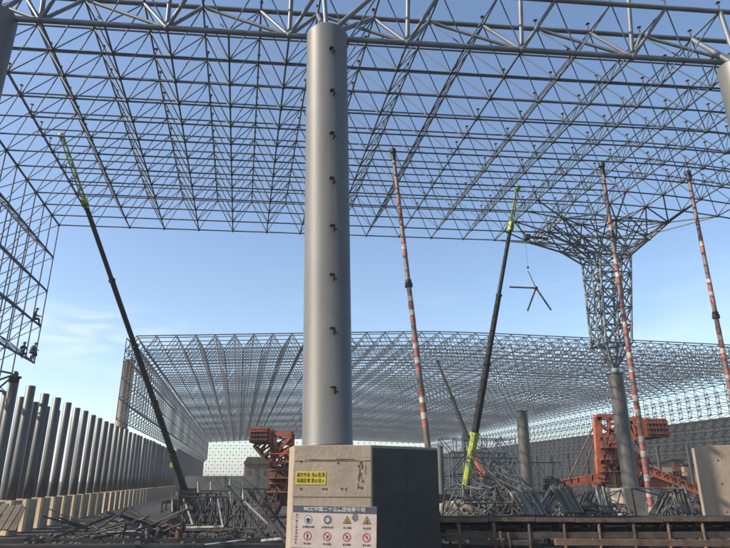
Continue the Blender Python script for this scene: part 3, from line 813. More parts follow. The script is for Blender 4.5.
# ---------------------------------------------------------------- orange yard machines
def pbar(mb, p, q, Y, w, dep, off=0.0):
    a = P(*p, Y + off); b = P(*q, Y + off); mb.bar(a, b, dep, w, up=Vector((0, -1, 0)).cross((b - a)).normalized() if True else Z)
def truss(mb, a, b, w, h, n, r):
    a = Vector(a); b = Vector(b); d = (b - a).normalized(); s = d.cross(Z).normalized(); t = s.cross(d).normalized()
    prev = None
    for k in range(n + 1):
        q = a + (b - a) * (k / n); pts = [q + s * w / 2 + t * h / 2, q - s * w / 2 + t * h / 2, q - s * w / 2 - t * h / 2, q + s * w / 2 - t * h / 2]
        for x in range(4):
            mb.bar(pts[x], pts[(x + 1) % 4], r, r)
            if prev: mb.bar(prev[x], pts[x], r * 1.5, r * 1.5); mb.bar(prev[x], pts[(x + 1) % 4], r, r)
        prev = pts
MY = 44.0
g = P(606, 490, MY)
m1 = empty('yard_reclaimer', (g.x, MY, 0), 'orange bulk yard machine with ribbed counterweight box, at the right behind the pipe column', 'machine', 'orange yard machines')
def bars(name, lst, m, root, Y, dep=.35, both=None):
    mb = MB()
    for p, q, w in lst:
        for off in ([0] if both is None else [0, both]): pbar(mb, p, q, Y, w, dep, off)
    return mb.build(name, M[m], root)
bars('portal_tower', [((597, 417), (600.5, 478), .5), ((621, 418), (619, 478), .3), ((609, 418), (609, 478), .14), ((601, 470), (609, 452), .12), ((609, 452), (600, 440), .12), ((609, 470), (619, 455), .12), ((596, 417.5), (628, 417), .42), ((600, 452), (620, 440), .3), ((600, 440), (620, 425), .22), ((600, 462), (620, 470), .26), ((600, 425), (619, 436), .18)], 'orange', m1, MY, .4, 2.6)
mb = MB()
for p, q in (((597, 417), (621, 418)), ((600, 478), (619, 478))):
    for z in (p, q): mb.bar(P(*z, MY), P(z[0], z[1], MY + 2.6), .35, .35)
mb.build('cross_beam', M['orange'], m1)
bars('counter_jib', [((603, 450), (652, 430), .38), ((610, 424), (650, 422), .2), ((622, 418.5), (656, 421), .26), ((630, 421), (636, 437), .12), ((640, 421), (645, 434), .12), ((630, 421), (624, 441), .1)], 'orange', m1, MY, .4, 2.2)
# ribbed box
def ribbed_box(root, px0, py0, px1, py1, Y, dep, face, name='counterweight'):
    a = P(px0, py1, Y); b = P(px1, py0, Y); c = Vector(((a.x + b.x) / 2, Y + dep / 2, (a.z + b.z) / 2)); w = b.x - a.x; h = b.z - a.z
    mb = MB(); mb.abox(c, w, dep, h); bx = mb.build(name, M['maroon'], root)
    for k in range(3):
        mb = MB(); mb.abox((c.x, Y - .06, a.z + h * (.2 + .3 * k)), w * 1.02, .1, h * .07); mb.build('rib', M['orange'] if k == 2 else M['rust'], bx)
    for k in range(6):
        mb = MB(); mb.abox((a.x + w * (.1 + .16 * k), Y - .03, c.z - h * .02), .06, .06, h * .95); mb.build('rib', M['rust'], bx)
    mb = MB(); mb.abox((a.x - .12 if face < 0 else b.x + .12, c.y, c.z), .22, dep * .9, h * 1.02); mb.build('end_plate', M['orange'], bx)
    mb = MB(); mb.abox((c.x, c.y, b.z + .04), w * .96, dep * .96, .07); mb.build('cover', M['orange'], bx)
ribbed_box(m1, 648, 419.5, 667, 437, MY - .4, 3.2, -1)
bars('bucket_boom', [((552, 486.5), (604, 478), .5), ((554, 482.5), (604, 473), .1), ((557, 482), (557, 487), .1), ((564, 481), (564, 486), .1), ((571, 479), (571, 484), .1), ((578, 478), (578, 483), .1), ((585, 476.5), (585, 482), .1), ((592, 475), (592, 481), .1), ((598, 474), (598, 479), .1)], 'orange', m1, MY, .25, 1.3)
mb = MB(); a_ = P(553, 484, MY + .65); b_ = P(603, 475.5, MY + .65); mb.bar(a_, b_, 1.1, .08); mb.build('boom_belt', M['belt'], m1)
for q_ in range(9):
    mb = MB(); c_ = a_ + (b_ - a_) * (q_ / 8) - Z * .35; mb.bar(c_ - Vector((0, .8, 0)), c_ + Vector((0, .8, 0)), .12, .12); mb.build('boom_tie', M['rust'], m1)
mb = MB(); c = P(551, 486, MY); mb.tube(c - Vector((0, .5, 0)), c + Vector((0, .5, 0)), .5, n=18, caps=True)
for k in range(8):
    a = k * math.pi / 4; mb.abox(c + Vector((math.cos(a) * .55, 0, math.sin(a) * .55)), .22, 1.0, .22)
mb.build('bucket_wheel', M['dark_metal'], m1)
bars('discharge_boom', [((636, 467), (701, 493), .36), ((636, 461.5), (700, 487.5), .1)] + [((640 + 8 * q_, 463.5 + 3.2 * q_), (640 + 8 * q_, 468 + 3.2 * q_), .09) for q_ in range(8)] + [((640 + 8 * q_, 468 + 3.2 * q_), (648 + 8 * q_, 466.5 + 3.2 * q_), .07) for q_ in range(7)], 'orange', m1, MY, .2, 1.2)
mb = MB(); mb.bar(P(637, 465, MY + .6), P(701, 491, MY + .6), 1.0, .08); mb.build('boom_belt', M['belt'], m1)
for q_ in range(9):
    mb = MB(); c_ = P(638 + 7.8 * q_, 468 + 3.1 * q_, MY + .6); mb.bar(c_ - Vector((0, .75, 0)), c_ + Vector((0, .75, 0)), .1, .1); mb.build('boom_tie', M['rust'], m1)
mb = MB()
for p, q in (((597, 420), (568, 480)), ((597, 432), (581, 478)), ((621, 420), (655, 470))):
    mb.tube(P(*p, MY + .5), P(*q, MY + .5), .055, n=6)
mb.build('stay', M['rust'], m1)
mb = MB(); truss(mb, P(601, 470, MY + 1.3), P(640, 477, MY + 1.3), 2.4, 2.6, 4, .14); mb.build('undercarriage', M['rust'], m1)
mb = MB(); a = P(606, 486, MY); b = P(640, 493, MY); mb.box((a + b) / 2 + Vector((0, 1.3, 0)), Vector(((b.x - a.x) / 2, 0, 0)), Vector((0, 1.4, 0)), Z * .3); mb.build('bogie', M['rust'], m1)
mb = MB(); c = P(665, 480, MY); mb.abox((c.x, MY + 1, c.z - .35), 2.4, 1.6, 1.1); mb.build('drive_house', M['orange'], m1)
mb = MB(); c = P(626, 462, MY); mb.abox((c.x, MY + .6, c.z), 1.6, 1.6, 1.8); cbx = mb.build('cab', M['orange'], m1)
mb = MB(); mb.abox((c.x, MY - .22, c.z + .2), 1.3, .04, .8); mb.build('window', M['glass'], cbx)
mb = MB()
for z in (448, 460, 472): a = P(600, z, MY - .3); b = P(630, z - 1, MY - .3); mb.bar(a, b, .8, .06); mb.tube(a + Z * .5, b + Z * .5, .03, n=5)
mb.build('walkway', M['rust'], m1)
for k in range(5):
    mb = MB(); c = P(602 + 8.5 * k, 490, MY - .2); mb.tube(c - Vector((0, .15, 0)), c + Vector((0, .15, 0)), .28, n=14, caps=True); mb.build('wheel', M['dark_metal'], m1)

M2Y = 37.0
g = P(282, 500, M2Y)
m2 = empty('yard_stacker', (g.x, M2Y, 0), 'rusty orange yard machine partly hidden behind the left side of the pier', 'machine', 'orange yard machines')
ribbed_box(m2, 249, 428.5, 268, 442.5, M2Y - .3, 2.4, 1)
mb = MB(); truss(mb, P(262, 441, M2Y + .8), P(288, 472, M2Y + .8), 1.4, 1.0, 6, .09); mb.build('lattice_arm', M['rust'], m2)
mb = MB(); truss(mb, P(283, 434, M2Y + 1), P(281, 505, M2Y + 1), 1.5, 1.1, 7, .1); mb.build('lattice_tower', M['orange'], m2)
mb = MB()
for p in ((274, 434.5), (292, 433), (277, 452), (291, 436), (280, 456)): mb.bar(P(*p, M2Y), P(p[0], p[1], M2Y + 1.6), .16, .16)
for p, q, w_ in [((274, 434.5), (292, 433), .28), ((274, 434.5), (277, 452), .2), ((277, 452), (291, 436), .2), ((280, 456), (291, 448), .2)]:
    for off in (0, 1.6): pbar(mb, p, q, M2Y, w_, .25, off)
mb.build('head_frame', M['orange'], m2)
mb = MB(); truss(mb, P(287, 470, M2Y + .5), P(268, 512, M2Y + .5), 1.6, .9, 6, .1); mb.build('lattice_arm', M['rust'], m2)
mb = MB()
for px, py, w, h in ((277, 480, 1.0, .9), (285, 490, 1.2, 1.3), (272, 496, .9, .7), (288, 472, .8, .8)):
    c = P(px, py, M2Y); mb.abox((c.x, M2Y + .4, c.z), w, 1.2, h)
mb.build('machinery_house', M['rust'], m2)
mb = MB()
for z in (462, 478, 492): a = P(268, z, M2Y - .4); b = P(292, z, M2Y - .4); mb.bar(a, b, .7, .06); mb.tube(a + Z * .45, b + Z * .45, .03, n=5)
mb.build('walkway', M['orange'], m2)

# ---------------------------------------------------------------- posts, cabins at the right
for k in range(12):
    Y = 57 + 4.2 * k; x = 31.0 * 57 / 60 - .2 * (Y - 57); mb = MB(); mb.tube((x, Y, 0), (x, Y, 5.1), .16, n=10, caps=True); mb.abox((x, Y, .3), .7, .7, .6)
    tag(mb.build('slim_post', M['tube_dark']), 'dark slim post, %s from the near end of the row before the dark wall' % nth(k + 1), 'post', 'slim posts before the dark wall')
def cabin(px0, px1, py, Y, label, m):
    a = P(px0, py, Y); b = P(px1, py, Y); w = b.x - a.x; h = a.z
    root = empty('site_cabin', ((a.x + b.x) / 2, Y + 1.5, 0), label, 'cabin', 'site cabins by the dark wall')
    mb = MB(); mb.abox(((a.x + b.x) / 2, Y + 1.5, h / 2 - .1), w, 3, h - .2); mb.build('wall', M[m], root)
    mb = MB(); mb.abox(((a.x + b.x) / 2, Y + 1.5, h - .08), w + .3, 3.3, .14); mb.build('roof', M['roofing'], root)
    for s in (-.3, .05, .33):
        mb = MB(); mb.abox(((a.x + b.x) / 2 + w * s, Y - .02, h * .6), w * .16, .05, h * .26); mb.build('window', M['glass'], root)
cabin(652, 671, 462, 64, 'pinkish site cabin left of the brick red one', 'pink')
cabin(673, 683, 459, 66, 'narrow brick red site cabin between the posts', 'brick')
cabin(685, 704, 464, 65, 'pinkish site cabin next to the broad right pier', 'pink')

# ---------------------------------------------------------------- belt conveyor across the foreground
CVY = 15.4
cz = P(560, 517, CVY).z
cx0, cx1 = P(441, 517, CVY).x - .5, 10.2
conv = empty('belt_conveyor', ((cx0 + cx1) / 2, CVY + .3, 0), 'long dark belt conveyor with hoop frames running across the right foreground', 'conveyor')
cd = Vector((1, .035, 0)).normalized(); cs = Vector((-cd.y, cd.x, 0)); c0 = Vector((cx0, CVY, 0)); CL = cx1 - cx0
mb = MB()
mid = c0 + cd * (CL / 2)
for s, (off, z, tilt) in enumerate(((-.42, cz - .10, .32), (0, cz - .22, 0), (.42, cz - .10, -.32))):
    w = .23; mb.box(mid + cs * off + Z * z, cd * (CL / 2), cs * (w * math.cos(tilt)) - Z * (w * math.sin(tilt)), Z * .014)
mb.box(mid - cs * .2 + Z * (cz - .62), cd * (CL / 2), cs * .4, Z * .012)
mb.build('belt', M['belt'], conv)
mb = MB()
for off in (-.62, .62): mb.bar(c0 + cs * off + Z * (cz - .36), c0 + cs * off + cd * CL + Z * (cz - .36), .07, .13)
mb.build('stringer', M['conv_steel'], conv)
mb = MB(); rq = random.Random(9); q_ = 0.0
while q_ < CL:
    l_ = rq.uniform(.9, 2.2); e_ = min(CL, q_ + l_ - .02); zz = cz - .03 + rq.uniform(-.012, .012)
    mb.box(c0 + cd * ((q_ + e_) / 2) - cs * .66 + Z * zz, cd * ((e_ - q_) / 2), cs * .018, Z * .045); q_ += l_
mb.build('skirt_plate', M['conv_lip'], conv)
mb = MB()
for k in range(420):
    c_ = c0 + cd * rq.uniform(0, CL) + cs * rq.gauss(0, .2) + Z * (cz - .2 + rq.uniform(0, .12)); r_ = rq.uniform(.02, .075)
    mb.ball(c_, r_, 5, 3)
for k in range(len(mb.v)): mb.v[k] += Vector((rq.uniform(-.012, .012), rq.uniform(-.012, .012), rq.uniform(-.012, .012)))
tag(mb.build('coal_rubble', M['belt']), kind='stuff')
mb = MB()
for k in range(2600):
    x_ = rq.uniform(-16, 11); y_ = rq.uniform(16, 34)
    if rq.random() < .5: x_ = rq.gauss(-8, 2.5); y_ = rq.gauss(22, 2)
    if abs(x_ + 13.5) < 1.2: continue
    r_ = rq.choice([.02, .03, .03, .05, .09]); o_ = len(mb.v); mb.ball((x_, y_, r_ * .3), r_, 5, 3)
    for v_ in range(o_, len(mb.v)): mb.v[v_] += Vector((rq.uniform(-.4, .4), rq.uniform(-.4, .4), rq.uniform(-.3, .3))) * r_
tag(mb.build('rubble', M['rubble']), kind='stuff')
mb = MB(); a = P(555, 542, CVY - .7); mb.bar(Vector((a.x, a.y, a.z)), Vector((cx1, a.y + .2, a.z - .06)), .1, .13)
mb.bar(Vector((cx0, a.y + .5, a.z - .12)), Vector((a.x, a.y + .5, a.z - .12)), .07, .08); mb.build('lower_rail', M['conv_rust'], conv)
n = int(CL / .78)
for k in range(n + 1):
    q = c0 + cd * (CL * k / n) - cs * .64; jj = random.uniform(-.03, .03)
    mb = MB(); pts = [q + Z * .02, q + Z * (cz - .18)] + [q + Z * (cz - .18) + Z * (.11 * math.sin(t)) + cs * (.13 * (1 - math.cos(t))) for t in (R(30), R(60), R(90), R(130), R(180))]
    mb.path(pts, .038, 8)
    mb.box(q + Z * .03, cd * .08, cs * .08, Z * .012)
    mb.build('hoop_frame', M['conv_rust'] if k % 3 else M['conv_steel'], conv)
    mb = MB(); q2 = q + cs * 1.28; mb.bar(q2 + Z * .02, q2 + Z * (cz - .1), .06, .06); mb.build('leg', M['conv_steel'], conv)
    mb = MB(); mb.tube(c0 + cd * (CL * k / n) - cs * .22 + Z * (cz - .28), c0 + cd * (CL * k / n) + cs * .22 + Z * (cz - .28), .05, n=8, caps=True); mb.build('roller', M['dark_metal'], conv)

# loose pieces stacked under the conveyor, left part
for k, (x0, y0, x1, y1, Y, w, m) in enumerate(((445, 531, 500, 534, 15, .09, 'conv_rust'), (505, 537, 548, 536, 14.9, .12, 'conv_rust'), (470, 542, 530, 543, 14.6, .1, 'conv_steel'), (500, 532, 503, 547, 14.4, .05, 'conv_rust'), (508, 533, 510, 547, 14.4, .05, 'conv_rust'), (445, 539, 475, 537, 14.7, .1, 'conv_steel'), (526, 533, 552, 532, 15.0, .07, 'timber'))):
    mb = MB(); mb.bar(P(x0, y0, Y), P(x1, y1, Y + .1), w, w)
    tag(mb.build('rusty_bar', M[m]), 'rusty steel bar lying among the clutter under the conveyor', 'bar', 'rusty bars under the conveyor')

# rails on the ground at the left
for k, Y in enumerate((16.9, 17.5, 18.2, 19.0, 20.0, 21.2)):
    a = P(-30, 540, Y); mb = MB()
    z = .06 + .05 * (k % 2)
    x1 = -1.6 if k > 1 else -1.9
    mb.bar(Vector((a.x, Y, z)), Vector((x1, Y + .3, z)), .08 + .03 * (k % 3), .12); mb.bar(Vector((a.x, Y, z + .075)), Vector((x1, Y + .3, z + .075)), .04, .035)
    tag(mb.build('ground_rail', M['dark_metal'] if k % 2 else M['conv_steel']), 'dark steel rail lying on the ground, %s from the front at the lower left' % nth(k + 1), 'rail', 'rails on the left ground')

# ---------------------------------------------------------------- loose members, left heap
rr = random.Random(5)
for k in range(90):
    px = rr.gauss(126, 32); Y = rr.uniform(21.5, 27)
    gx = P(px, 520, Y).x; L = rr.uniform(.7, 2.4); a = rr.choice([rr.uniform(-.5, .5), rr.uniform(-.5, .5), rr.uniform(-1.4, 1.4)])
    el = rr.uniform(-.42, .42) if rr.random() < .65 else rr.uniform(-.1, .1)
    d = Vector((math.cos(a) * math.cos(el), math.sin(a) * math.cos(el), math.sin(el)))
    w = rr.uniform(.03, .068); zc = abs(d.z) * L / 2 + w * .5 + rr.uniform(0, .4) * max(0, 1 - abs(px - 128) / 60)
    c = Vector((gx, Y, zc)); mb = MB()
    if k % 3 == 0: mb.bar(c - d * L / 2, c + d * L / 2, w, w * 1.3)
    else: mb.tube(c - d * L / 2, c + d * L / 2, w * .6, n=10, caps=True)
    tag(mb.build('loose_member', M[rr.choice(['tube_dark', 'timber', 'tube', 'dark_metal', 'dark_metal', 'tube_dark', 'conv_steel'])]), 'loose dark member lying in the heap in front of the posts', 'member', 'loose members in the left heap')
for k, (x0, y0, x1, y1, Y) in enumerate(((-4, 532, 12, 506, 20.5), (4, 530, 20, 505, 21), (-8, 522, 6, 504, 21.5), (12, 531, 22, 507, 21.4))):
    mb = MB(); mb.bar(P(x0, y0, Y - .4), P(x1, y1, Y + .3), .22, .05); 
    tag(mb.build('plank', M['timber']), 'weathered plank leaning at the lower left corner', 'plank', 'planks at the lower left corner')

# frames and long tubes of the middle heap (end points read off the photograph, each at its own distance)
sticks = [((228, 486), (267, 541), 21.5, .075, 'tube_dark', 'long dark tube sloping down to the right in the middle heap'),
          ((243, 500), (268, 524), 21.3, .05, 'tube_pale', 'pale bent tube running down the middle heap'),
          ((243, 484), (243, 500), 21.3, .05, 'tube_pale', 'short pale upright tube in the middle heap'),
          ((248, 490), (286, 543), 20.5, .07, 'tube_dark', 'dark tube sloping down to the pier foot'),
          ((255, 488), (288, 533), 21.8, .05, 'dark_metal', 'dark tube sloping behind the others to the pier'),
          ((218, 499), (223, 527), 22.5, .055, 'tube_pale', 'pale upright tube right of the cross frames'),
          ((184, 499), (193, 525), 23, .06, 'tube_pale', 'pale leaning tube left of the cross frames'),
          ((187, 528), (224, 527), 22.3, .07, 'tube_pale', 'pale long tube lying before the cross frames'),
          ((198, 482), (198.5, 502), 40, .09, 'tube_pale', 'pale post of the goal shaped frame by the wall'),
          ((211, 482), (211, 502), 40, .09, 'tube_pale', 'second pale post by the low wall'),
          ((230, 478), (230.5, 505), 26, .05, 'tube_pale', 'thin pale upright left of the sloping tubes'),
          ((224, 526), (240, 507), 22.6, .06, 'tube_dark', 'dark tube rising to the right in the middle heap'),
          ((172, 492), (172.5, 512), 30, .06, 'tube_pale', 'pale upright beside the reel'),
          ((262, 541), (283, 539), 20.8, .08, 'tube_pale', 'short pale tube on the ground by the pier'),
          ((205, 545), (246, 540), 19.2, .045, 'tube', 'thin grey tube lying on the ground before the heap')]
for p, q, Y, r, m, lab in sticks:
    a, b = P(*p, Y + .5), P(*q, Y)
    for e in (a, b): e.z = max(e.z, r)
    mb = MB(); mb.tube(a, b, r * .72, n=10, caps=True); tag(mb.build('steel_tube', M[m]), lab, 'tube')
def lattice_panel(c, ax, ay, n, r, name, label, m, group):
    mb = MB()
    for k in range(n + 1):
        s = -1 + 2 * k / n; mb.tube(c + ax * s - ay, c + ax * s + ay, r, n=6, caps=True)
        if k < n: s2 = s + 2 / n; mb.tube(c + ax * s - ay, c + ax * s2 + ay, r * .8, n=5); mb.tube(c + ax * s + ay, c + ax * s2 - ay, r * .8, n=5)
    mb.tube(c - ax - ay, c + ax - ay, r, n=6, caps=True); mb.tube(c - ax + ay, c + ax + ay, r, n=6, caps=True)
    return tag(mb.build(name, M[m]), label, cat='frame', group=group)
for k, (px, py, Y, w, h, lean) in enumerate(((205, 512, 23.5, .75, .52, .2), (197, 508, 25, .7, .55, -.2), (214, 506, 26, .6, .6, .3), (234, 512, 24, .5, .55, -.3), (258, 505, 25, .7, .6, .2), (250, 517, 22.6, .55, .4, .5))):
    c = P(px, py, Y); ayv = (Z + V * lean).normalized() * h; c.z = max(c.z, ayv.z + .05)
    lattice_panel(c, (U + V * rr.uniform(-.4, .4)).normalized() * w, ayv, 3 + k % 2, .03, 'cross_frame', 'dark cross braced frame, %s from the left in the middle heap' % nth((2, 1, 3, 4, 6, 5)[k]), 'tube_dark', 'cross frames in the middle heap')
# reels
for px, py, Y, r, lab in ((176, 516, 24, .34, 'large dark cable reel beside the crane boom foot'), (168, 518, 23.6, .24, 'orange cable reel left of the large dark one'), (157, 519, 23.8, .2, 'small rusty reel at the left end of the reels')):
    c = P(px, py, Y); c.z = r + .01
    root = empty('cable_reel', (c.x, c.y, 0), lab, 'reel')
    mt = M['dark_metal'] if r > .3 else (M['orange'] if r > .22 else M['rust'])
    for s in (-1, 1):
        mb = MB(); mb.disc(c + Vector((.1, -1, 0)).normalized() * .18 * s, (.1, -1, 0), r, r * .55, .03, 24); mb.build('flange', mt, root)
    mb = MB(); mb.tube(c - Vector((.1, -1, 0)).normalized() * .18, c + Vector((.1, -1, 0)).normalized() * .18, r * .58, n=18, caps=True); mb.build('drum', M['tube_pale'] if r > .3 else M['black'], root)
for k, (px, py, Y) in enumerate(((150, 523, 23), (180, 524, 23), (160, 524, 22.6), (142, 521, 23.5))):
    c = P(px, py, Y); mb = MB(); mb.tube((c.x, Y, 0), (c.x, Y, .34), .13, n=14, caps=True); mb.tube((c.x, Y, .34), (c.x, Y, .42), .13, .05, n=14, caps=True); mb.tube((c.x, Y, .42), (c.x, Y, .5), .045, n=10, caps=True)
    tag(mb.build('gas_drum', M[('timber', 'rust', 'dark_metal', 'tube_pale')[k]]), ('brown', 'rusty', 'black', 'pale')[k] + ' small drum with a capped neck beside the reels', 'drum', 'drums by the reels')

# ---------------------------------------------------------------- lattice pyramids and stacks, right heap
def pyramid(c, rot, size, m, label, group, tilt):
    rm = Matrix.Rotation(rot, 3, 'Z') @ Matrix.Rotation(tilt, 3, 'X')
    s = size; bp = [Vector((-s, -s, 0)), Vector((s, -s, 0)), Vector((s, s, 0)), Vector((-s, s, 0))]; ap = Vector((0, 0, s * 1.35))
    pts = [rm @ p for p in bp]; ap = rm @ ap; zmin = min(p.z for p in pts + [ap]); off = Vector((c.x, c.y, c.z - zmin + .05))
    pts = [p + off for p in pts]; ap += off
    mb = MB()
    for k in range(4): mb.tube(pts[k], pts[(k + 1) % 4], .030, n=6); mb.tube(pts[k], ap, .026, n=6); mb.ball(pts[k], .05, 6, 4)
    mb.ball(ap, .05, 6, 4)
    return tag(mb.build('tube_pyramid', M[m]), label, 'tube frame', group)
for k in range(110):
    px = rr.uniform(462, 695) if k < 80 else rr.uniform(470, 530); Y = rr.uniform(19, 28) if k < 80 else rr.uniform(26, 31)
    if 612 < px < 660: px -= 60
    g = P(px, 512, Y); z = rr.choice([0, 0, .3, .7, 1.0]) if px < 535 else rr.choice([0, 0, .35])
    pyramid(Vector((g.x, Y, z)), rr.uniform(0, 3), rr.uniform(.35, .75), rr.choice(['tube_green', 'tube_green', 'tube', 'tube_dark', 'conv_steel', 'timber', 'rust']), 'welded pyramid of steel tubes lying in the heap behind the conveyor', 'tube pyramids in the right heap', rr.uniform(-1.2, 1.2))
# bundles of parallel sloping tubes
for k, (px, py, w, h, n, Y, sl, lab) in enumerate(((529, 503, 24, 24, 7, 19.0, .55, 'sloping bundle of green grey tubes just right of the lime boom heap'), (551, 500, 14, 26, 4, 19.6, -.6, 'bundle of tubes leaning left, left arm of the inverted V'), (568, 500, 16, 26, 5, 19.4, .6, 'bundle of tubes leaning right, right arm of the inverted V'), (588, 502, 18, 24, 4, 20.4, -.35, 'tube bundle in the middle of the right heap'), (604, 501, 11, 26, 4, 20, .3, 'tube bundle left of the small tan pier'), (664, 503, 16, 24, 5, 20.5, -.5, 'tube bundle right of the banded prop foot'), (682, 500, 16, 28, 5, 20.0, .35, 'tube bundle beside the broad right pier'), (672, 506, 20, 20, 4, 21.5, .7, 'flat lying tube bundle behind those by the right pier'))):
    root = empty('tube_bundle', (P(px, py, Y).x, Y, 0), lab, 'tube bundle', 'tube bundles behind the conveyor')
    n = n * 2
    for q in range(n):
        x = px - w / 2 + w * q / (n - 1) + rr.uniform(-.8, .8)
        a = P(x - h * sl / 2, py - h / 2 + rr.uniform(-1, 1), Y + .6); b = P(x + h * sl / 2, py + h / 2, Y); b.z = max(b.z, .04); a.z = max(a.z, .1)
        mb = MB(); mb.tube(a + Vector((0, rr.uniform(-.15, .15), rr.uniform(-.05, .05))), b, rr.uniform(.022, .034), n=6, caps=True); mb.build('tube', M[rr.choice(['tube_green', 'tube_green', 'timber', 'tube_pale'])], root)
# standing scaffold-like lattice behind the lime boom
def scaffold(px0, px1, py0, Y, nb, nl, label, m, dep=1.4):
    a = P(px0, py0, Y); b = P(px1, py0, Y + 1); h = a.z; mb = MB()
    for q in (0, 1):
        for k in range(nb + 1):
            p = a + (b - a) * (k / nb) + Vector((0, dep * q, 0)); mb.tube(Vector((p.x, p.y, 0)), p, .035, n=5)
            if q == 0:
                for l in range(nl + 1): mb.tube(Vector((p.x, p.y, h * l / nl + .03)), Vector((p.x, p.y + dep, h * l / nl + .03)), .028, n=5)
            if k < nb:
                p2 = a + (b - a) * ((k + 1) / nb) + Vector((0, dep * q, 0))
                for l in range(nl):
                    z0, z1 = h * l / nl, h * (l + 1) / nl
                    mb.tube(Vector((p.x, p.y, z1)), Vector((p2.x, p2.y, z1)), .032, n=5)
                    if (k + l) % 2 == 0: mb.tube(Vector((p.x, p.y, z0)), Vector((p2.x, p2.y, z1)), .028, n=5)
                    elif l % 2: mb.tube(Vector((p.x, p.y, z1)), Vector((p2.x, p2.y, z0)), .028, n=5)
    tag(mb.build('scaffold_frame', M[m]), label, 'scaffold', 'scaffold frames behind the lime boom')
scaffold(441, 515, 438, 38, 5, 4, 'wide grey scaffold frame behind the lime boom', 'tube')
scaffold(452, 505, 452, 34, 3, 3, 'lower pale scaffold frame close behind the lime boom', 'tube_green')
scaffold(490, 560, 462, 50, 6, 2, 'low dark scaffold frame behind the free-standing pipe column', 'tube_dark')
for k, (x0, y0, x1, y1, Y) in enumerate(((470, 455, 515, 500, 30), (480, 448, 512, 478, 32), (466, 462, 500, 505, 28.5), (488, 470, 522, 505, 27.5), (495, 478, 532, 496, 27), (500, 440, 478, 490, 31))):
    root = empty('tube_ladder', P((x0 + x1) / 2, y1, Y), 'slanting ladder shaped tube frame, %s in the pale heap by the lime boom' % nth(k + 1), 'tube frame', 'ladder frames in the pale heap')
    a = P(x0, y0, Y); b = P(x1, y1, Y - 1); o_ = Vector((.25, .9, .25)); b.z = max(b.z, .1)
    for s, nm in ((a, 0), (a + o_, 1)):
        mb = MB(); mb.tube(s, s + (b - a), .03, n=6, caps=True); mb.build('rail', M['tube_green'], root)
    for q in range(7):
        p = a + (b - a) * (q / 6); mb = MB(); mb.tube(p, p + o_, .03, n=5); mb.tube(p, p + o_ + (b - a) / 6 * (1 if q < 6 else 0), .026, n=5); mb.build('rung', M['tube_green'], root)
# orange hydraulic piece
mb = MB(); mb.bar(P(474, 455, 36), P(485, 480, 35), .3, .3); mb.tube(P(484, 478, 35), P(490, 503, 34.5), .12, n=8, caps=True)
tag(mb.build('hydraulic_ram', M['orange']), 'orange hydraulic ram slanting in the heap right of the lime boom', 'ram')
# cream coloured clutter at the crane foot
for k, (px, py, r) in enumerate(((446, 508, .3), (457, 504, .2), (468, 503, .22), (473, 499, .18), (452, 511, .18), (463, 510, .2))):
    c = P(px, py, 27.5); mb = MB(); mb.tube(c + Vector((-r, 0, 0)), c + Vector((r, .1, .05)), r * .6, n=12, caps=True); mb.disc(c + Vector((0, -.3, 0)), (0.2, -1, .1), r, r * .5, .08, 16); mb.tube(c, Vector((c.x, c.y, 0)), .05, n=6)
    tag(mb.build('pipe_fitting', M['cream']), 'cream pipe fitting, %s from the left at the lime boom foot' % nth((1, 3, 5, 6, 2, 4)[k]), 'fitting', 'cream fittings at the boom foot')

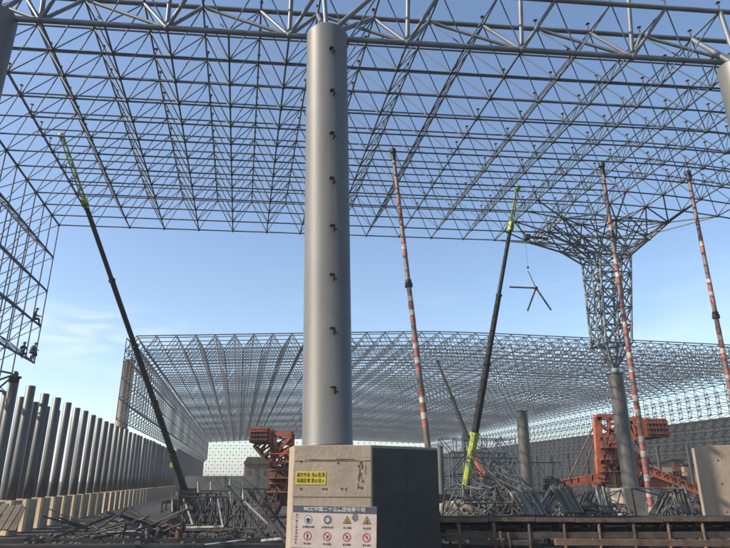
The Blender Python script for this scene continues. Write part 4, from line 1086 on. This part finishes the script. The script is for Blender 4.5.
# ---------------------------------------------------------------- people on the side grid
def person(loc, face, seated, label, s=1.0):
    f = Vector((math.cos(face), math.sin(face), 0)); l = Vector((-f.y, f.x, 0))
    J = {}; E = []
    def j(n, p, r): J[n] = (p, r); return n
    def e(a, b): E.append((a, b))
    if seated:
        j('pel', Z * .12, .14); j('bel', Z * .34 + f * .03, .13); j('che', Z * .55 + f * .06, .16); j('nec', Z * .74 + f * .10, .065); j('hea', Z * .88 + f * .13, .105); j('top', Z * .97 + f * .12, .085)
    else:
        j('pel', Z * .55, .14); j('bel', Z * .76 + f * .08, .13); j('che', Z * .95 + f * .18, .16); j('nec', Z * 1.11 + f * .27, .065); j('hea', Z * 1.23 + f * .33, .105); j('top', Z * 1.32 + f * .34, .085)
    for a, b in (('pel', 'bel'), ('bel', 'che'), ('che', 'nec'), ('nec', 'hea'), ('hea', 'top')): e(a, b)
    pel = J['pel'][0]; che = J['che'][0]
    for sd in (-1, 1):
        q = str(sd)
        j('hip' + q, pel + l * .11 * sd - Z * .02, .10)
        if seated: j('kne' + q, pel + l * .15 * sd + f * .40 + Z * .02, .068); j('ank' + q, pel + l * .15 * sd + f * .42 - Z * .40, .048); j('toe' + q, pel + l * .16 * sd + f * .58 - Z * .45, .042)
        else: j('kne' + q, Z * .46 + l * .14 * sd + f * .36, .068); j('ank' + q, Z * .08 + l * .14 * sd + f * .12, .048); j('toe' + q, Z * .04 + l * .15 * sd + f * .30, .042)
        j('sho' + q, che + l * .19 * sd + Z * .07, .065); j('elb' + q, che + l * .27 * sd - Z * .17 + f * .10, .045); j('wri' + q, che + l * .16 * sd - Z * .20 + f * .34, .032); j('pal' + q, che + l * .14 * sd - Z * .19 + f * .41, .034)
        for a, b in (('pel', 'hip'), ('hip', 'kne'), ('kne', 'ank'), ('ank', 'toe'), ('che', 'sho'), ('sho', 'elb'), ('elb', 'wri'), ('wri', 'pal')):
            e(a if a in ('pel', 'che') else a + q, b + q)
        for k in range(4):
            j('fin%d' % k + q, J['pal' + q][0] + f * (.075 - .01 * abs(k - 1)) + l * (.03 - .02 * k) - Z * .03, .009); e('pal' + q, 'fin%d' % k + q)
        j('thu' + q, J['wri' + q][0] + f * .06 - l * .05 * sd + Z * .01, .010); e('wri' + q, 'thu' + q)
    names = list(J); ix = {n: k for k, n in enumerate(names)}
    me = bpy.data.meshes.new('skeleton'); me.from_pydata([tuple(J[n][0] * s) for n in names], [(ix[a], ix[b]) for a, b in E], [])
    tmp = bpy.data.objects.new('skeleton', me); COL.objects.link(tmp)
    sk = tmp.modifiers.new('skin', 'SKIN'); tmp.modifiers.new('sub', 'SUBSURF').levels = 2
    if not me.skin_vertices: 
        me.attributes.new('dummy', 'FLOAT', 'POINT')
    lay = me.skin_vertices[0].data
    for k, n in enumerate(names): lay[k].radius = (J[n][1] * s,) * 2; lay[k].use_root = (n == 'pel')
    dg = bpy.context.evaluated_depsgraph_get(); dg.update(); bm_ = bpy.data.meshes.new_from_object(tmp.evaluated_get(dg))
    bpy.data.objects.remove(tmp)
    bm_.name = 'person'
    for m_ in ('cloth', 'cloth_b', 'skin'): bm_.materials.append(M[m_])
    hz = J['hea'][0]
    for p in bm_.polygons:
        c = p.center / s; p.use_smooth = True
        if (c - hz).length < .17 or min((c - J['pal-1'][0]).length, (c - J['pal1'][0]).length) < .11: p.material_index = 2
        elif c.z < pel.z + .06: p.material_index = 1
    o = bpy.data.objects.new('person', bm_); COL.objects.link(o); o.location = loc; o['_org'] = tuple(loc)
    tag(o, label, 'person', 'workers on the hanging grid')
    hb = MB(); h0 = hz * s
    for k in range(5):
        pass
    lathe(hb, h0 + Z * .03 * s - Z * 0, [(.155 * s, 0), (.13 * s, .02 * s), (.12 * s, .07 * s), (.07 * s, .115 * s), (.01 * s, .125 * s)], 16)
    hb.build('helmet', M['helmet'], o, True)
    fc = MB(); up_ = Z
    fc.ball(h0 + f * .115 * s, .018 * s, 6, 4)
    for sd in (-1, 1): fc.ball(h0 + f * .10 * s + l * .035 * sd * s + Z * .02 * s, .011 * s, 6, 4)
    fc.build('face_features', M['skin'], o, True)
    return o
pw = [(wn(1, 3) - (wn(1, 3) - wn(0, 3)) * .1, True, 'worker sitting high on the hanging side grid, above the other three'),
      (wn(1, 4) + (wn(2, 4) - wn(1, 4)) * .4, True, 'worker sitting on the lower grid tube, apart from the pair at the corner'),
      (wn(0, 4) + (wn(1, 4) - wn(0, 4)) * .6, False, 'crouching worker next to the one at the grid corner'),
      (wn(0, 4) + V * .02, False, 'worker crouching at the outermost lower corner of the hanging grid')]
for k, (p, st_, lab) in enumerate(pw):
    person(p + Z * (.03 if st_ else .06), R((20, -40, 60, 170)[k]), st_, lab, .6)

# ---------------------------------------------------------------- ground, sky, light, camera
mb = MB()
GN = 60
def gz(x, y):
    return 0.0
o = len(mb.v)
xs = [-420, -300, -200, -100, -60] + [-40 + 2 * k for k in range(41)] + [60, 100, 200, 300, 420]
ys_ = [-70, -50, 0, 8] + [10 + 2 * k for k in range(36)] + [90, 110, 150, 220, 400, 650, 950]
for y in ys_:
    for x in xs:
        z = random.uniform(-.05, .03) if (-40 < x < 40 and 10 < y < 80) else 0
        mb.v.append(Vector((x, y, z - .03)))
nx = len(xs)
for j in range(len(ys_) - 1):
    for i in range(nx - 1): mb.face((j * nx + i, j * nx + i + 1, (j + 1) * nx + i + 1, (j + 1) * nx + i), True)
gr = mb.build('ground', M['ground']); tag(gr, kind='structure')

mb = MB(); mb.abox((0, 440, 11.5), 844, 1024, 25); hz_ = mb.build('haze', []); tag(hz_, kind='stuff')
hm = bpy.data.materials.new('haze_air'); hm.use_nodes = True; hn = hm.node_tree; hn.nodes.remove(hn.nodes['Principled BSDF'])
pv = hn.nodes.new('ShaderNodeVolumePrincipled'); pv.inputs['Color'].default_value = (.86, .91, 1, 1); pv.inputs['Density'].default_value = 0.0007; pv.inputs['Anisotropy'].default_value = .2
hn.links.new(pv.outputs[0], hn.nodes['Material Output'].inputs['Volume']); hz_.data.materials.append(hm)
w = bpy.data.worlds.new('World'); scene.world = w; w.use_nodes = True
nt = w.node_tree; bg = nt.nodes['Background']
SUN_EL, SUN_AZ = R(36), math.atan2(-.955, -.295)     # azimuth from +Y towards +X
sky = nt.nodes.new('ShaderNodeTexSky'); sky.sky_type = 'NISHITA'; sky.sun_disc = False
sky.sun_elevation = SUN_EL; sky.sun_rotation = SUN_AZ % (2 * math.pi); sky.air_density = 1.0; sky.dust_density = 0.8; sky.ozone_density = 1.7
# thin cirrus wisps
tc = nt.nodes.new('ShaderNodeTexCoord'); mp = nt.nodes.new('ShaderNodeMapping'); mp.inputs['Scale'].default_value = (2.2, 2.2, 11); mp.inputs['Location'].default_value = (.35, .1, .2)
nz = nt.nodes.new('ShaderNodeTexNoise'); nz.inputs['Scale'].default_value = 1.3; nz.inputs['Detail'].default_value = 7; nz.inputs['Distortion'].default_value = .5
cr = nt.nodes.new('ShaderNodeValToRGB'); cr.color_ramp.elements[0].position = .54; cr.color_ramp.elements[1].position = .80
cr.color_ramp.elements[0].color = (0, 0, 0, 1); cr.color_ramp.elements[1].color = (.26, .26, .26, 1)
mx = nt.nodes.new('ShaderNodeMix'); mx.data_type = 'RGBA'; mx.inputs['B'].default_value = (6.0, 6.1, 6.4, 1)
nt.links.new(tc.outputs['Generated'], mp.inputs[0]); nt.links.new(mp.outputs[0], nz.inputs['Vector']); nt.links.new(nz.outputs['Fac'], cr.inputs['Fac'])
sxyz = nt.nodes.new('ShaderNodeSeparateXYZ'); nt.links.new(tc.outputs['Generated'], sxyz.inputs[0])
cd_ = ray(85, 335).normalized()
dot = nt.nodes.new('ShaderNodeVectorMath'); dot.operation = 'DISTANCE'; nrmz = nt.nodes.new('ShaderNodeVectorMath'); nrmz.operation = 'NORMALIZE'
mpc = nt.nodes.new('ShaderNodeMapping'); mpc.inputs['Scale'].default_value = (1, 1, 3.2); mpc.inputs['Location'].default_value = (-cd_.x, -cd_.y, -cd_.z * 3.2)
nt.links.new(tc.outputs['Generated'], nrmz.inputs[0]); nt.links.new(nrmz.outputs[0], mpc.inputs[0]); nt.links.new(mpc.outputs[0], dot.inputs[0])
cm = nt.nodes.new('ShaderNodeMapRange'); cm.inputs['From Min'].default_value = .20; cm.inputs['From Max'].default_value = .02; nt.links.new(dot.outputs['Value'], cm.inputs['Value'])
lowm = nt.nodes.new('ShaderNodeMapRange'); lowm.inputs['From Min'].default_value = .34; lowm.inputs['From Max'].default_value = .2; nt.links.new(sxyz.outputs['Z'], lowm.inputs['Value'])
mulc = nt.nodes.new('ShaderNodeMath'); mulc.operation = 'MULTIPLY'; nt.links.new(cr.outputs['Color'], mulc.inputs[0]); nt.links.new(lowm.outputs[0], mulc.inputs[1])
nz2 = nt.nodes.new('ShaderNodeTexNoise'); nz2.inputs['Scale'].default_value = 5; nz2.inputs['Detail'].default_value = 8; nz2.inputs['Distortion'].default_value = .8; nt.links.new(mp.outputs[0], nz2.inputs['Vector'])
cr2 = nt.nodes.new('ShaderNodeMapRange'); cr2.inputs['From Min'].default_value = .40; cr2.inputs['From Max'].default_value = .72; cr2.inputs['To Max'].default_value = .42; nt.links.new(nz2.outputs['Fac'], cr2.inputs['Value'])
mul2 = nt.nodes.new('ShaderNodeMath'); mul2.operation = 'MULTIPLY'; nt.links.new(cr2.outputs[0], mul2.inputs[0]); nt.links.new(cm.outputs[0], mul2.inputs[1])
addc = nt.nodes.new('ShaderNodeMath'); addc.operation = 'ADD'; addc.use_clamp = True; nt.links.new(mulc.outputs[0], addc.inputs[0]); nt.links.new(mul2.outputs[0], addc.inputs[1])
nt.links.new(addc.outputs[0], mx.inputs['Factor']); nt.links.new(sky.outputs[0], mx.inputs['A']); nt.links.new(mx.outputs['Result'], bg.inputs['Color'])
bg.inputs['Strength'].default_value = 0.122

sl = bpy.data.lights.new('sun', 'SUN'); sl.energy = 5.0; sl.angle = R(.5); sl.color = (1.0, .88, .72)
so = bpy.data.objects.new('sun', sl); COL.objects.link(so)
sd = Vector((math.sin(SUN_AZ) * math.cos(SUN_EL), math.cos(SUN_AZ) * math.cos(SUN_EL), math.sin(SUN_EL)))
so.rotation_euler = sd.to_track_quat('Z', 'Y').to_euler(); so.location = (-20, -10, 30)

cam = bpy.data.cameras.new('camera'); co = bpy.data.objects.new('camera', cam); COL.objects.link(co)
cam.sensor_fit = 'HORIZONTAL'; cam.sensor_width = 36; cam.lens = F / 730 * 36; cam.clip_end = 6000
co.location = EYEV; co.rotation_euler = (math.pi / 2 + PITCH, 0, 0)
scene.camera = co
vs = scene.view_settings; vs.view_transform = 'Standard'; vs.look = 'None'; vs.gamma = 1; vs.exposure = 0.86; vs.use_curve_mapping = False
for o in bpy.data.objects:
    if 'category' in o: o['kind'] = 'thing'
    if '_org' in o: del o['_org']
